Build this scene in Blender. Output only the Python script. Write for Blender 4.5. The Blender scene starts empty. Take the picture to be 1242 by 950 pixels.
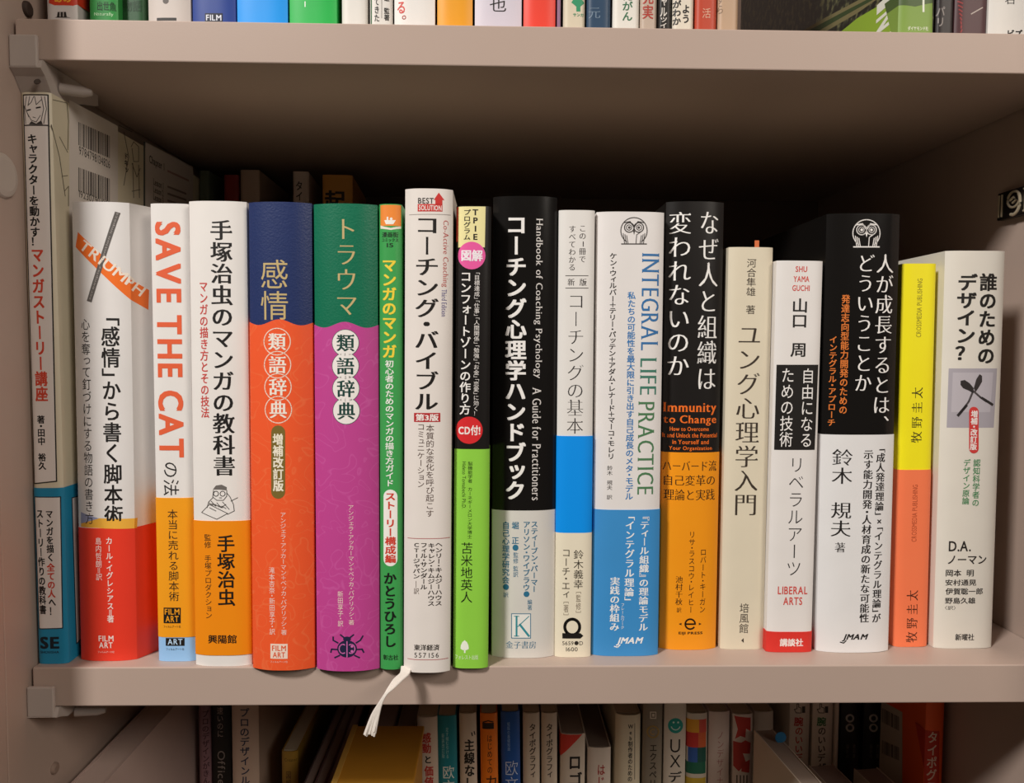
import bpy, bmesh, math, random
from mathutils import Vector, Matrix, Euler
random.seed(7)
S = bpy.context.scene
COL = S.collection
# ------------------------------------------------------------------ camera
FPX, FW, FH = 960.0, 1242, 950
CX, CY, CZ, YAW, PITCH, ROLL = -.00677, -.32985, .13497, .02259, -.05412, .0061
fwd = Vector((math.sin(YAW)*math.cos(PITCH), math.cos(YAW)*math.cos(PITCH), math.sin(PITCH)))
r0 = Vector((math.cos(YAW), -math.sin(YAW), 0)); u0 = r0.cross(fwd)
RT = r0*math.cos(ROLL) + u0*math.sin(ROLL); UP = -r0*math.sin(ROLL) + u0*math.cos(ROLL)
EYE = Vector((CX, CY, CZ))
cam = bpy.data.cameras.new('camera'); cam.sensor_fit = 'HORIZONTAL'; cam.sensor_width = 36
cam.lens = 36*FPX/FW; cam.clip_start = .01; cam.clip_end = 50
camo = bpy.data.objects.new('camera', cam); COL.objects.link(camo)
camo.matrix_world = Matrix.Translation(EYE) @ Matrix((RT, UP, -fwd)).transposed().to_4x4()
S.camera = camo
# ------------------------------------------------------------------ light
S.view_settings.view_transform = 'Standard'; S.view_settings.look = 'None'
S.view_settings.exposure = -.07; S.view_settings.gamma = 1; S.view_settings.use_curve_mapping = False
W = bpy.data.worlds.new('room'); S.world = W; W.use_nodes = True
W.node_tree.nodes['Background'].inputs[0].default_value = (1, .82, .66, 1)
W.node_tree.nodes['Background'].inputs[1].default_value = .052
def lamp(name, d, dist, size, energy, col):
    d = Vector(d).normalized(); l = bpy.data.lights.new(name, 'AREA'); l.shape = 'DISK'; l.size = size; l.energy = energy; l.color = col
    o = bpy.data.objects.new(name, l); COL.objects.link(o); o.location = Vector((.02, 0, .1)) + d*dist
    o.rotation_euler = d.to_track_quat('Z', 'Y').to_euler()
lamp('ceiling_lamp', (-.85, -1.0, 1.15), 1.8, .28, 33.5, (1, .965, .915))    # the room lamp, up to the left
lamp('room_lamp', (1.0, -1.25, .9), 2.0, .8, 16.8, (1, .90, .79))          # a second, softer lamp across the room on the right
# ------------------------------------------------------------------ ray helpers: a pixel of the photo -> a point on a real plane
def ray(px, py): return (fwd + RT*((px-FW/2)/FPX) + UP*((FH/2-py)/FPX))
def hit(px, py, p, n):
    d = ray(px, py); n = Vector(n)
    return EYE + d*((Vector(p)-EYE).dot(n)/d.dot(n))
def hy(px, py, Y): return hit(px, py, (0, Y, 0), (0, 1, 0))
def hz(px, py, Z): return hit(px, py, (0, 0, Z), (0, 0, 1))
# ------------------------------------------------------------------ materials
def lin(c): return c/12.92 if c <= .04045 else ((c+.055)/1.055)**2.4
def rgb(h, k=.97):
    h = h.lstrip('#'); return tuple(min(lin(int(h[i:i+2], 16)/255)/k, .93) for i in (0, 2, 4))
MATS = {}
def mat(hexc, rough=.5, var=.05, scale=60, bump=0., bscale=400, metal=0., spec=.4, k=.97):
    key = (hexc, rough, var, scale, bump, bscale, metal, spec)
    if key in MATS: return MATS[key]
    m = bpy.data.materials.new('paint_' + hexc.strip('#')); m.use_nodes = True
    t = m.node_tree; b = t.nodes['Principled BSDF']; c = rgb(hexc, k)
    tc = t.nodes.new('ShaderNodeTexCoord'); nz = t.nodes.new('ShaderNodeTexNoise'); nz.inputs['Scale'].default_value = scale
    nz.inputs['Detail'].default_value = 3
    t.links.new(tc.outputs['Object'], nz.inputs['Vector'])
    mx = t.nodes.new('ShaderNodeMix'); mx.data_type = 'RGBA'
    mx.inputs[6].default_value = (*[v*(1-var) for v in c], 1); mx.inputs[7].default_value = (*[min(v*(1+var), .9) for v in c], 1)
    t.links.new(nz.outputs['Fac'], mx.inputs[0]); t.links.new(mx.outputs[2], b.inputs['Base Color'])
    b.inputs['Roughness'].default_value = rough; b.inputs['Metallic'].default_value = metal
    b.inputs['Specular IOR Level'].default_value = spec
    if bump:
        n2 = t.nodes.new('ShaderNodeTexNoise'); n2.inputs['Scale'].default_value = bscale
        t.links.new(tc.outputs['Object'], n2.inputs['Vector'])
        bp = t.nodes.new('ShaderNodeBump'); bp.inputs['Strength'].default_value = bump; bp.inputs['Distance'].default_value = .0004
        t.links.new(n2.outputs['Fac'], bp.inputs['Height']); t.links.new(bp.outputs[0], b.inputs['Normal'])
    MATS[key] = m; return m
def foil_mat(hexc, hex2, rough=.42):
    """printed cover with faint swirling brush strokes"""
    key = ('foil', hexc)
    if key in MATS: return MATS[key]
    m = bpy.data.materials.new('printed_' + hexc.strip('#')); m.use_nodes = True
    t = m.node_tree; b = t.nodes['Principled BSDF']
    tc = t.nodes.new('ShaderNodeTexCoord'); nz = t.nodes.new('ShaderNodeTexNoise'); nz.inputs['Scale'].default_value = 75
    nz.inputs['Detail'].default_value = 0; nz.inputs['Distortion'].default_value = 2.5
    t.links.new(tc.outputs['Object'], nz.inputs['Vector'])
    rp = t.nodes.new('ShaderNodeValToRGB'); e = rp.color_ramp.elements
    e[0].position = .50; e[0].color = (0, 0, 0, 1); e[1].position = .53; e[1].color = (1, 1, 1, 1)
    x = e.new(.57); x.color = (0, 0, 0, 1)
    t.links.new(nz.outputs['Fac'], rp.inputs[0])
    mx = t.nodes.new('ShaderNodeMix'); mx.data_type = 'RGBA'
    mx.inputs[6].default_value = (*rgb(hexc), 1); mx.inputs[7].default_value = (*rgb(hex2), 1)
    t.links.new(rp.outputs[0], mx.inputs[0]); t.links.new(mx.outputs[2], b.inputs['Base Color'])
    b.inputs['Roughness'].default_value = rough; MATS[key] = m; return m
def mottled(h1, h2, h3):
    m = bpy.data.materials.new('printed_foliage'); m.use_nodes = True
    t = m.node_tree; b = t.nodes['Principled BSDF']
    tc = t.nodes.new('ShaderNodeTexCoord'); nz = t.nodes.new('ShaderNodeTexNoise'); nz.inputs['Scale'].default_value = 240
    nz.inputs['Detail'].default_value = 6; t.links.new(tc.outputs['Object'], nz.inputs['Vector'])
    rp = t.nodes.new('ShaderNodeValToRGB'); e = rp.color_ramp.elements
    e[0].position = .42; e[0].color = (*rgb(h1), 1); e[1].position = .62; e[1].color = (*rgb(h3), 1); x = e.new(.53); x.color = (*rgb(h2), 1)
    t.links.new(nz.outputs['Fac'], rp.inputs[0]); t.links.new(rp.outputs[0], b.inputs['Base Color']); b.inputs['Roughness'].default_value = .3
    return m
def pages_mat(hexc='#cfc0a6'):
    key = ('pages', hexc)
    if key in MATS: return MATS[key]
    m = bpy.data.materials.new('page_edges'); m.use_nodes = True
    t = m.node_tree; b = t.nodes['Principled BSDF']; c = rgb(hexc)
    tc = t.nodes.new('ShaderNodeTexCoord'); wv = t.nodes.new('ShaderNodeTexWave'); wv.bands_direction = 'X'
    wv.inputs['Scale'].default_value = 900; wv.inputs['Distortion'].default_value = 1.5
    t.links.new(tc.outputs['Object'], wv.inputs['Vector'])
    mx = t.nodes.new('ShaderNodeMix'); mx.data_type = 'RGBA'
    mx.inputs[6].default_value = (*[v*.8 for v in c], 1); mx.inputs[7].default_value = (*c, 1)
    t.links.new(wv.outputs['Fac'], mx.inputs[0]); t.links.new(mx.outputs[2], b.inputs['Base Color'])
    b.inputs['Roughness'].default_value = .8; MATS[key] = m; return m
BEIGE = mat('#b29d91', .45, .03, 25, .06, 1600, spec=.4)
# ------------------------------------------------------------------ object helpers
def link(name, me, parent=None, m=None):
    o = bpy.data.objects.new(name, me); COL.objects.link(o)
    if parent: o.parent = parent
    if m: me.materials.append(m)
    return o
def tag(o, label, cat, group=None):
    o['label'] = label; o['category'] = cat
    if group: o['group'] = group
    return o
def empty(name, loc, rot=(0, 0, 0)):
    o = bpy.data.objects.new(name, None); o.empty_display_size = .01; COL.objects.link(o)
    o.location = loc; o.rotation_euler = rot; return o
def box_bm(lo_, hi_, bev=0., seg=2):
    bm = bmesh.new(); bmesh.ops.create_cube(bm, size=1)
    for v in bm.verts: v.co = Vector([lo_[i] + (v.co[i]+.5)*(hi_[i]-lo_[i]) for i in range(3)])
    if bev: bmesh.ops.bevel(bm, geom=bm.edges[:], offset=bev, segments=seg, affect='EDGES', profile=.5)
    return bm
def prism_bm(pts, lo_, hi_, axis):
    """extrude a closed 2-D outline along an axis"""
    bm = bmesh.new()
    def P(p, h):
        if axis == 'x': return (h, p[0], p[1])
        if axis == 'y': return (p[0], h, p[1])
        return (p[0], p[1], h)
    a = [bm.verts.new(P(p, lo_)) for p in pts]; b = [bm.verts.new(P(p, hi_)) for p in pts]
    bm.faces.new(a); bm.faces.new(b[::-1])
    for i in range(len(pts)): bm.faces.new((a[i], b[i], b[(i+1) % len(pts)], a[(i+1) % len(pts)]))
    bmesh.ops.recalc_face_normals(bm, faces=bm.faces[:]); return bm
def obj(name, bm, m, parent=None, smooth=False):
    me = bpy.data.meshes.new(name); bm.to_mesh(me); bm.free()
    if smooth: me.shade_smooth(); me.set_sharp_from_angle(angle=math.radians(38))
    return link(name, me, parent, m)
def join_bm(bms):
    out = bmesh.new()
    for b in bms:
        me = bpy.data.meshes.new('tmp'); b.to_mesh(me); b.free(); out.from_mesh(me); bpy.data.meshes.remove(me)
    return out
def tube_bm(pts, radii, seg=8):
    bm = bmesh.new(); rings = []
    for i, p in enumerate(pts):
        p = Vector(p); d = (Vector(pts[min(i+1, len(pts)-1)]) - Vector(pts[max(i-1, 0)])).normalized()
        a = d.orthogonal().normalized(); b = d.cross(a)
        if abs(d.z) < .99: a = d.cross(Vector((0, 0, 1))).normalized(); b = d.cross(a)
        r = radii[i] if hasattr(radii, '__len__') else radii
        rings.append([bm.verts.new(p + (a*math.cos(2*math.pi*k/seg) + b*math.sin(2*math.pi*k/seg))*r) for k in range(seg)])
    for i in range(len(rings)-1):
        for k in range(seg): bm.faces.new((rings[i][k], rings[i][(k+1) % seg], rings[i+1][(k+1) % seg], rings[i+1][k]))
    bm.faces.new(rings[0][::-1]); bm.faces.new(rings[-1]); return bm
# ------------------------------------------------------------------ lettering
FC = bpy.data.curves.new('glyph', 'FONT'); FO = bpy.data.objects.new('glyph', FC); COL.objects.link(FO)
FC.resolution_u = 3
GC = {}
def is_cjk(ch): return ord(ch) > 0x2E80
def glyph(ch, style):
    """-> (verts, faces, advance) in em units, flat"""
    key = (ch, style)
    if key in GC: return GC[key]
    off = {'m': -.015, 'mb': 0, 'ml': -.022, 'l': -.011}.get(style, 0)
    if not is_cjk(ch): off = {'m': -.012, 'ml': -.016}.get(style, off)
    FC.offset = off; FC.body = ch
    bpy.context.view_layer.update()
    me = bpy.data.meshes.new_from_object(FO.evaluated_get(bpy.context.evaluated_depsgraph_get()))
    vs = [(v.co.x, v.co.y, 0) for v in me.vertices]; fs = [tuple(p.vertices) for p in me.polygons]
    if style[0] == 'm' and vs:
        cnt = {}; own = {}
        for f in fs:
            for i in range(len(f)):
                e = tuple(sorted((f[i], f[(i+1) % len(f)]))); cnt[e] = cnt.get(e, 0)+1; own[e] = f
        dx = {'m': .021, 'mb': .026, 'ml': .013}[style]
        extra = []
        for e, n in cnt.items():
            if n != 1: continue
            (x0, y0, _), (x1, y1, _) = vs[e[0]], vs[e[1]]
            cx = sum(vs[i][0] for i in own[e])/len(own[e]); cy = sum(vs[i][1] for i in own[e])/len(own[e])
            if is_cjk(ch):
                if abs(x0-x1) < .006 and .02 < abs(y0-y1) < .11 and cx < x0 and ord(ch) > 0x3400:
                    yt = max(y0, y1); yb = min(y0, y1)
                    extra.append([(x0-.10, yt-.004), (x0+dx, yb), (x0+dx, yt), (x0-.02, yt+.045)])
            elif ch.isalpha():
                if abs(y0-y1) < .004 and .04 < abs(x0-x1) < .17 and (abs(y0-off*0) < .05 or y0 > .5):
                    xl, xr = min(x0, x1)-.055, max(x0, x1)+.055; h = .03
                    extra.append([(xl, y0 if cy > y0 else y0-h), (xr, y0 if cy > y0 else y0-h), (xr, y0+h if cy > y0 else y0), (xl, y0+h if cy > y0 else y0)])
        v2, f2 = [], []
        for kk, s in enumerate((-dx, dx)):
            o = len(v2); v2 += [(x+s, y, kk) for x, y, _ in vs]; f2 += [tuple(i+o for i in f) for f in fs]
        for q in extra:
            o = len(v2); v2 += [(x, y, 2) for x, y in q]; f2.append(tuple(range(o, o+4)))
        vs, fs = v2, f2
    if style in 'bh' and vs:
        d = .017 if style == 'b' else .032
        sh = [(-d, -d*.7), (d, -d*.7), (d, d*.7), (-d, d*.7)] + ([(0, 0)] if style == 'h' else [])
        n = len(vs); v2 = [(x+a, y+b_, kk) for kk, (a, b_) in enumerate(sh) for x, y, _ in vs]; f2 = [tuple(i+n*k for i in f) for k in range(len(sh)) for f in fs]
        vs, fs = v2, f2
    bpy.data.meshes.remove(me)
    if is_cjk(ch): adv = 1.0
    else: adv = (max(v[0] for v in vs) + .07) if vs else .3
    GC[key] = (vs, fs, adv); return GC[key]
ROTV = set('ー―─（）「」『』＝〈〉［］()[]〔〕~…=-')
CELL = {'・': .55, ' ': .35, '　': .9, '「': .55, '」': .55, '『': .6, '』': .6, '、': .6, '。': .6, '！': .8, '＝': .7, '［': .5, '］': .5, '●': .8, '＋': .8}
SMALL = set('ャュョッィェァォゃゅょっぃぇ')
def lay_v(s, style):
    V, F = [], []; y = 0
    for ch in s:
        c = CELL.get(ch, 1.)
        if ch in ' 　': y -= c; continue
        vs, fs, adv = glyph(ch, style)
        if not is_cjk(ch): vs = [(x + .5-(adv-.07)/2, yy, q) for x, yy, q in vs]
        if ch in ROTV: vs = [(.5+(yy-.38), .38-(x-.5), q) for x, yy, q in vs]
        if ch in SMALL: vs = [(x+.08, yy+.1, q) for x, yy, q in vs]; c = .86
        if ch in '、。': vs = [(x+.6, yy+.6, q) for x, yy, q in vs]
        if ch in '「『［（〈〔': vs = [(x, yy+.5-c/2, q) for x, yy, q in vs]
        if ch in '」』］）〉〕、。': vs = [(x, yy-.5+c/2, q) for x, yy, q in vs]
        mid = .38; o = len(V)
        V += [(x-.5, y - c/2 + (yy-mid), q) for x, yy, q in vs]; F += [tuple(i+o for i in f) for f in fs]
        y -= c
    return V, F
def lay_h(s, style, track=0.):
    V, F = [], []; x = 0
    for ch in s:
        if ch == ' ': x += .3; continue
        if ch == '　': x += .6; continue
        vs, fs, adv = glyph(ch, style); o = len(V)
        V += [(a+x, b, q) for a, b, q in vs]; F += [tuple(i+o for i in f) for f in fs]; x += adv + track
    return V, F
# ------------------------------------------------------------------ books
class Book:
    def __init__(s, name, label, T, B, Y=None, z0=0., H=None, depth=.13, cover='#e4dedb', bulge=.0012, p=5, rough=.45, t=.0006,
                 hard=False, fl=0., fr=0., group=None, yaw=0., pages='#cfc0a6', cm=None, lean=None, cat='book', gap=.0003, world=None):
        if world:                                   # x, y, width, height given in metres
            X0, Y0, w, H = world; s.lean = lean or 0.; bulge_y = Y0 + bulge
        else:
            if Y is None: Y = hz((B[0]+B[1])/2, B[2], z0).y
            Ye = Y + bulge; bulge_y = Ye
            tl, tr = hy(T[0], T[2], Ye), hy(T[1], T[2], Ye); bl, br = hy(B[0], B[2], Ye), hy(B[1], B[2], Ye)
            tz = hy((T[0]+T[1])/2, T[2], Y).z; bz = (bl.z+br.z)/2
            sl = ((tl.x+tr.x)-(bl.x+br.x))/2/((tl.z+tr.z)/2-bz)
            s.lean = math.atan(sl) if lean is None else lean
            w = ((tr.x-tl.x)+(br.x-bl.x))/2 - gap
            if H is None: H = tz - z0
            X0 = (bl.x+br.x)/2 - math.tan(s.lean)*(bz - z0)
        s.w, s.H, s.b, s.p, s.t = w, H, bulge, p, t; s.fl, s.fr = fl, fr; s.kn = s.knots()
        zz = z0 + abs(math.sin(s.lean))*w/2 + .00005
        s.root = empty(name, (X0, bulge_y, zz), (0, s.lean, yaw)); tag(s.root, label, cat, group)
        s.M = Matrix.Translation((X0, bulge_y, zz)) @ Euler((0, s.lean, yaw)).to_matrix().to_4x4(); s.Mi = s.M.inverted()
        s.depth = depth; s.rough = rough; s.bands = []; s.parts = {}; s.root['_'] = 0; del s.root['_']
        s.shell('cover', 0, lambda a: H, 0., t, cm or mat(cover, rough))
        hp = .003 if hard else .0004
        bm = box_bm((-w/2+t+.0001, bulge*.3+t+.0005, hp if hard else .0001), (w/2-t-.0001, depth-(.004 if hard else .0006), H-hp))
        if bulge > .002:
            pass
        obj('pages', bm, pages_mat(pages), s.root)
    def prof(s, a):
        q = abs(2*a/s.w)
        if q <= 1: return -s.b*(1-q**s.p)
        k = s.fr if a > 0 else s.fl
        return (q-1)*s.w/2*(.012/k if k > 0 else 12)
    def knots(s):
        return [-s.w/2*math.cos(math.pi*i/26) for i in range(27)]
    def surf(s, a):
        """depth of the faceted spine at a, and the slope of that facet"""
        if abs(a) >= s.w/2: return s.prof(a), (.012/s.fr if a > 0 and s.fr else 0)
        ks = s.kn
        i = min(max(int(math.acos(max(-1, min(1, -2*a/s.w)))/math.pi*26), 0), 25)
        if a < ks[i] and i: i -= 1
        if a > ks[i+1] and i < 25: i += 1
        y0, y1 = s.prof(ks[i]), s.prof(ks[i+1]); k = (y1-y0)/(ks[i+1]-ks[i])
        return y0 + k*(a-ks[i]), k
    def outline(s, off):
        n = 26; w = s.w; pts = []
        for i in range(n+1):
            a = -w/2*math.cos(math.pi*i/n); pts.append((a, s.prof(a)))
        L = [(-w/2-s.fl, s.depth), (-w/2-s.fl, .06), (-w/2-s.fl, .012)]; Rr = [(w/2+s.fr, .012), (w/2+s.fr, .06), (w/2+s.fr, s.depth)]
        pts = L + pts + Rr; out = []
        for i, p in enumerate(pts):
            a = pts[max(i-1, 0)]; b = pts[min(i+1, len(pts)-1)]
            d = Vector((b[0]-a[0], b[1]-a[1])).normalized(); out.append((p[0]+d.y*off, p[1]-d.x*off))
        return out
    def shell(s, name, z0, zf, off, t, m, parent=None):
        o_, i_ = s.outline(off), s.outline(off-t); n = len(o_); me = bpy.data.meshes.new(name); V = []
        base = s.outline(0)
        for k in range(n):
            h = zf(base[k][0]); V += [(*o_[k], z0), (*o_[k], h), (*i_[k], h), (*i_[k], z0)]
        F = []
        for k in range(n-1):
            a, b = 4*k, 4*k+4
            F += [(a, b, b+1, a+1), (a+1, b+1, b+2, a+2), (a+2, b+2, b+3, a+3), (a+3, b+3, b, a)]
        F += [(0, 1, 2, 3), (4*n-1, 4*n-2, 4*n-3, 4*n-4)]
        me.from_pydata(V, [], F); me.shade_smooth(); me.set_sharp_from_angle(angle=math.radians(35))
        return link(name, me, parent or s.root, m)
    def loc(s, px, py, face='spine'):
        if face == 'spine': n = (0, -1, 0); p = (0, -s.b, 0)
        elif face == 'right': n = (1, 0, 0); p = (s.w/2, 0, 0)
        else: n = (-1, 0, 0); p = (-s.w/2, 0, 0)
        q = s.Mi @ hit(px, py, s.M @ Vector(p), s.M.to_3x3() @ Vector(n))
        if face == 'spine' and s.fr and q.x > s.w/2:
            q = s.Mi @ hit(px, py, s.M @ Vector((s.w/2, 0, 0)), s.M.to_3x3() @ Vector((.012, -s.fr, 0)))
        return (q.x, q.z) if face == 'spine' else ((q.y, q.z) if face == 'right' else (-q.y, q.z))
    def band(s, y0, y1, color, name='paper_band', wave=None, m=None, rough=None, off=.00022):
        z1 = s.loc((FW/2), y0)[1] if y0 is not None else s.H
        cx = s.loc_x
        z1 = s.zpx(y0) if y0 is not None else s.H
        z0 = s.zpx(y1) if y1 is not None else 0.00002
        s.bands.append((z0, z1, off))
        return s.shell(name, z0, (lambda a: z1 + wave(a)) if wave else (lambda a: z1), off, .00018, m or mat(color, s.rough if rough is None else rough))
    loc_x = 0
    def zpx(s, y):
        """height on the spine of the pixel row y at the spine's own column"""
        c = s.M @ Vector((0, -s.b, s.H/2))
        d = c-EYE; px = FW/2 + FPX*d.dot(RT)/d.dot(fwd)
        for _ in range(4):
            z = s.loc(px, y)[1]; c = s.M @ Vector((0, -s.b, z)); d = c-EYE; px = FW/2 + FPX*d.dot(RT)/d.dot(fwd)
        return z
    def add(s, part, V, F, color, layer=0, face='spine', rough=None):
        if not V: return
        key = (part, color, face) if part != PR else (part, color, face, len(s.parts))
        s.parts.setdefault(key, []).append((V, F, color, layer, face, rough))
    # shapes in photo pixels
    def poly(s, part, pts, color, layer=0, face='spine'):
        L = [s.loc(x, y, face) for x, y in pts]; ar = sum(L[i][0]*L[(i+1) % len(L)][1]-L[(i+1) % len(L)][0]*L[i][1] for i in range(len(L)))
        if ar < 0: L = L[::-1]
        s.add(part, L, [tuple(range(len(L)))], color, layer, face)
    def rect(s, part, x0, y0, x1, y1, color, layer=0, face='spine'):
        s.poly(part, [(x0, y0), (x0, y1), (x1, y1), (x1, y0)], color, layer, face)
    def stroke(s, part, pts, wpx, color, layer=1, face='spine', closed=False):
        L = [Vector(p) for p in pts]
        if closed: L.append(L[0])
        V, F = [], []
        for i in range(len(L)-1):
            d = (L[i+1]-L[i])
            if d.length < 1e-6: continue
            d.normalize(); n = Vector((-d.y, d.x))*wpx/2; e = d*wpx*.3
            q = [L[i]-e+n, L[i]-e-n, L[i+1]+e-n, L[i+1]+e+n]; o = len(V)
            V += [s.loc(v.x, v.y, face) for v in q]; F.append((o, o+1, o+2, o+3))
        s.add(part, V, F, color, layer, face)
    def arc(s, cx, cy, rx, ry=None, a0=0, a1=360, n=28):
        ry = ry or rx
        return [(cx+rx*math.cos(math.radians(a0+(a1-a0)*i/n)), cy+ry*math.sin(math.radians(a0+(a1-a0)*i/n))) for i in range(n+(0 if a1-a0 == 360 else 1))]
    def disc(s, part, cx, cy, rx, color, ry=None, layer=0, face='spine'): s.poly(part, s.arc(cx, cy, rx, ry), color, layer, face)
    def ring(s, part, cx, cy, r, wpx, color, ry=None, layer=1, face='spine'): s.stroke(part, s.arc(cx, cy, r, ry), wpx, color, layer, face, True)
    def pill(s, part, cx, y0, y1, wpx, color, layer=0):
        r = wpx/2; s.poly(part, s.arc(cx, y0+r, r, r, 180, 360, 10) + s.arc(cx, y1-r, r, r, 0, 180, 10), color, layer)
    def fit(s, part, V, F, a0, b0, a1, b1, color, layer, face, keep=None):
        if not V: return
        xs = [v[0] for v in V]; ys = [v[1] for v in V]; x0, x1, y0, y1 = min(xs), max(xs), min(ys), max(ys)
        sx = (a1-a0)/max(x1-x0, 1e-6); sy = (b1-b0)/max(y1-y0, 1e-6)
        s.add(part, [(a0+(x-x0)*sx, b0+(y-y0)*sy, q) for x, y, q in V], F, color, layer, face)
    def vt(s, part, text, x, y0, y1, wem, color, style='g', layer=2, face='spine'):
        V, F = lay_v(text, style)
        if not V: return
        ym = (y0+y1)/2; ca, _ = s.loc(x, ym, face); pa, _ = s.loc(x+1, ym, face); k = pa-ca
        zt = s.loc(x, y0, face)[1]; zb = s.loc(x, y1, face)[1]
        ys = [v[1] for v in V]; t, b = max(ys), min(ys); sy = (zt-zb)/(t-b)
        s.add(part, [(ca + vx*wem*k, zb + (vy-b)*sy, q) for vx, vy, q in V], F, color, layer, face)
    def ht(s, part, text, x0, y0, x1, y1, color, style='g', layer=2, face='spine', rot=0, track=0., shear=0.):
        V, F = lay_h(text, style, track)
        if shear: V = [(x+y*shear, y, q) for x, y, q in V]
        if rot == 1: V = [(y, -x, q) for x, y, q in V]
        if rot == -1: V = [(-y, x, q) for x, y, q in V]
        ym = (y0+y1)/2; xm = (x0+x1)/2
        a0, a1 = s.loc(x0, ym, face)[0], s.loc(x1, ym, face)[0]; b1, b0 = s.loc(xm, y0, face)[1], s.loc(xm, y1, face)[1]
        s.fit(part, V, F, a0, b0, a1, b1, color, layer, face)
    def dt(s, part, text, p0, p1, hpx, color, style='b', layer=2):
        """lettering along the line p0 -> p1 (baseline), cap height hpx"""
        V, F = lay_h(text, style); mx = max(v[0] for v in V); d = Vector(p1)-Vector(p0); L = d.length; d.normalize(); n = Vector((d.y, -d.x))
        s.add(part, [(*s.loc(*(Vector(p0)+d*(x/mx*L)+n*(y/.73*hpx))), q) for x, y, q in V], F, color, layer)
    def done(s):
        for key, items in s.parts.items():
            part = key[0]
            mats = []; bm = bmesh.new()
            for V, F, color, layer, face, rough in items:
                m = mat(color, .5 if rough is None else rough, .02)
                if m not in mats: mats.append(m)
                mi = mats.index(m)
                b2 = bmesh.new(); vs = [b2.verts.new((p[0], p[2]*5e-6 if len(p) > 2 else 0, p[1])) for p in V]
                for f in F:
                    try: b2.faces.new([vs[i] for i in f])
                    except ValueError: pass
                if face == 'spine' and s.b > .0007:
                    xs = [v[0] for v in V]; lo_, hi_ = min(xs), max(xs)
                    for k in s.kn:
                        if lo_ < k < hi_:
                            bmesh.ops.bisect_plane(b2, geom=b2.verts[:]+b2.edges[:]+b2.faces[:], plane_co=(k, 0, 0), plane_no=(1, 0, 0))
                for v in b2.verts:
                    a, b = v.co.x, v.co.z; lf = .000025 + .00002*layer + v.co.y; ys, kk = s.surf(a) if face == 'spine' else (0, 0)
                    for z0, z1, off in s.bands:
                        if z0-.0001 <= b <= z1: lf += off*math.sqrt(1+kk*kk); break
                    if face == 'spine': v.co = (a, ys-lf, b)
                    elif face == 'right': v.co = (s.w/2+lf, a, b)
                    else: v.co = (-s.w/2-lf, -a, b)
                me = bpy.data.meshes.new('t'); b2.to_mesh(me); b2.free()
                nf = len(bm.faces); bm.from_mesh(me); bpy.data.meshes.remove(me); bm.faces.ensure_lookup_table()
                for f in bm.faces[nf:]: f.material_index = mi
            o = obj(part, bm, None, s.root)
            for m in mats: o.data.materials.append(m)
        return s
TI, SU, AU, PU, EM, PR = 'title_lettering', 'subtitle_lettering', 'author_lettering', 'publisher_mark', 'emblem', 'printed_panel'
K = '#1b1817'
# ------------------------------------------------------------------ bookcase
XL, XR = -.2015, .2438
TL_, TU = .0167, .0163            # thickness of the shelves
HU = .25; FLOOR = -TL_-HU
bc = empty('bookcase', (.02, .14, FLOOR-TL_))
tag(bc, 'beige laminate bookcase whose side panels and dark back hold the three book rows', 'bookcase')
def bpart(name, bm, m=BEIGE):
    bmesh.ops.translate(bm, verts=bm.verts[:], vec=-Vector(bc.location)); return obj(name, bm, m, bc)
for x0, x1, e0, e1 in ((XL-.019, XL, XL-.0193, XL+.0004), (XR, XR+.019, XR-.0004, XR+.0193)):
    bpart('side_panel', box_bm((x0, -.0155, FLOOR-TL_), (x1, .3, .53), .0004))
    bpart('edge_trim', box_bm((e0, -.034, FLOOR-TL_), (e1, -.0156, .53), .0012, 3))
bpart('back_panel', box_bm((XL+.0002, .285, FLOOR-TL_), (XR-.0002, .29, .53)), mat('#6e5a4e', .6, .05, 20))
def cap(px, py, r, m, rough=0):
    c = hit(px, py, (XL, 0, 0), (1, 0, 0)); bm = bmesh.new()
    prof = [(0, .0016), (r*.7, .0016), (r*.92, .0012), (r, .0004), (r, -.0005)]; rings = []
    for rr, h in prof: rings.append([bm.verts.new((c.x+h, c.y+max(rr, 1e-5)*math.cos(k*math.pi/16), c.z+max(rr, 1e-5)*math.sin(k*math.pi/16))) for k in range(32)])
    for i in range(len(rings)-1):
        for k in range(32): bm.faces.new((rings[i][k], rings[i][(k+1) % 32], rings[i+1][(k+1) % 32], rings[i+1][k]))
    bmesh.ops.remove_doubles(bm, verts=bm.verts[:], dist=1e-6); bmesh.ops.recalc_face_normals(bm, faces=bm.faces[:]); return bm
o = bpart('screw_cap', cap(3, 213, .0088, None), mat('#bdb0a6', .4)); o['label'] = 'round pale plastic screw cap'
o = bpart('peg_hole', cap(32, 11, .0032, None), mat('#3a2c26', .7)); o['label'] = 'small dark peg hole'
o = bpart('peg_cap', cap(65, 932, .0026, None), mat('#8f7a6e', .6)); o['label'] = 'small plugged peg'
def shelf(z, t, label):
    bm = box_bm((-.2, 0, z-t), (XR-.0006, .284, z), .0005, 2)
    bmesh.ops.translate(bm, verts=bm.verts[:], vec=(-.02, -.14, -(z-t)))
    o = obj('shelf_board', bm, BEIGE); o.location = (.02, .14, z-t); return tag(o, label, 'shelf', 'shelf boards of the bookcase')
shelf(HU+TU, TU, 'upper beige shelf board over the row of tall books, its underside in shade')
shelf(0, TL_, 'middle beige shelf board carrying the brightly lit row of Japanese books')
shelf(FLOOR, TL_, 'lowest beige shelf board under the shaded bottom row')
PLA = mat('#b3a7a0', .35, .04, 80, spec=.5)
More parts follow.
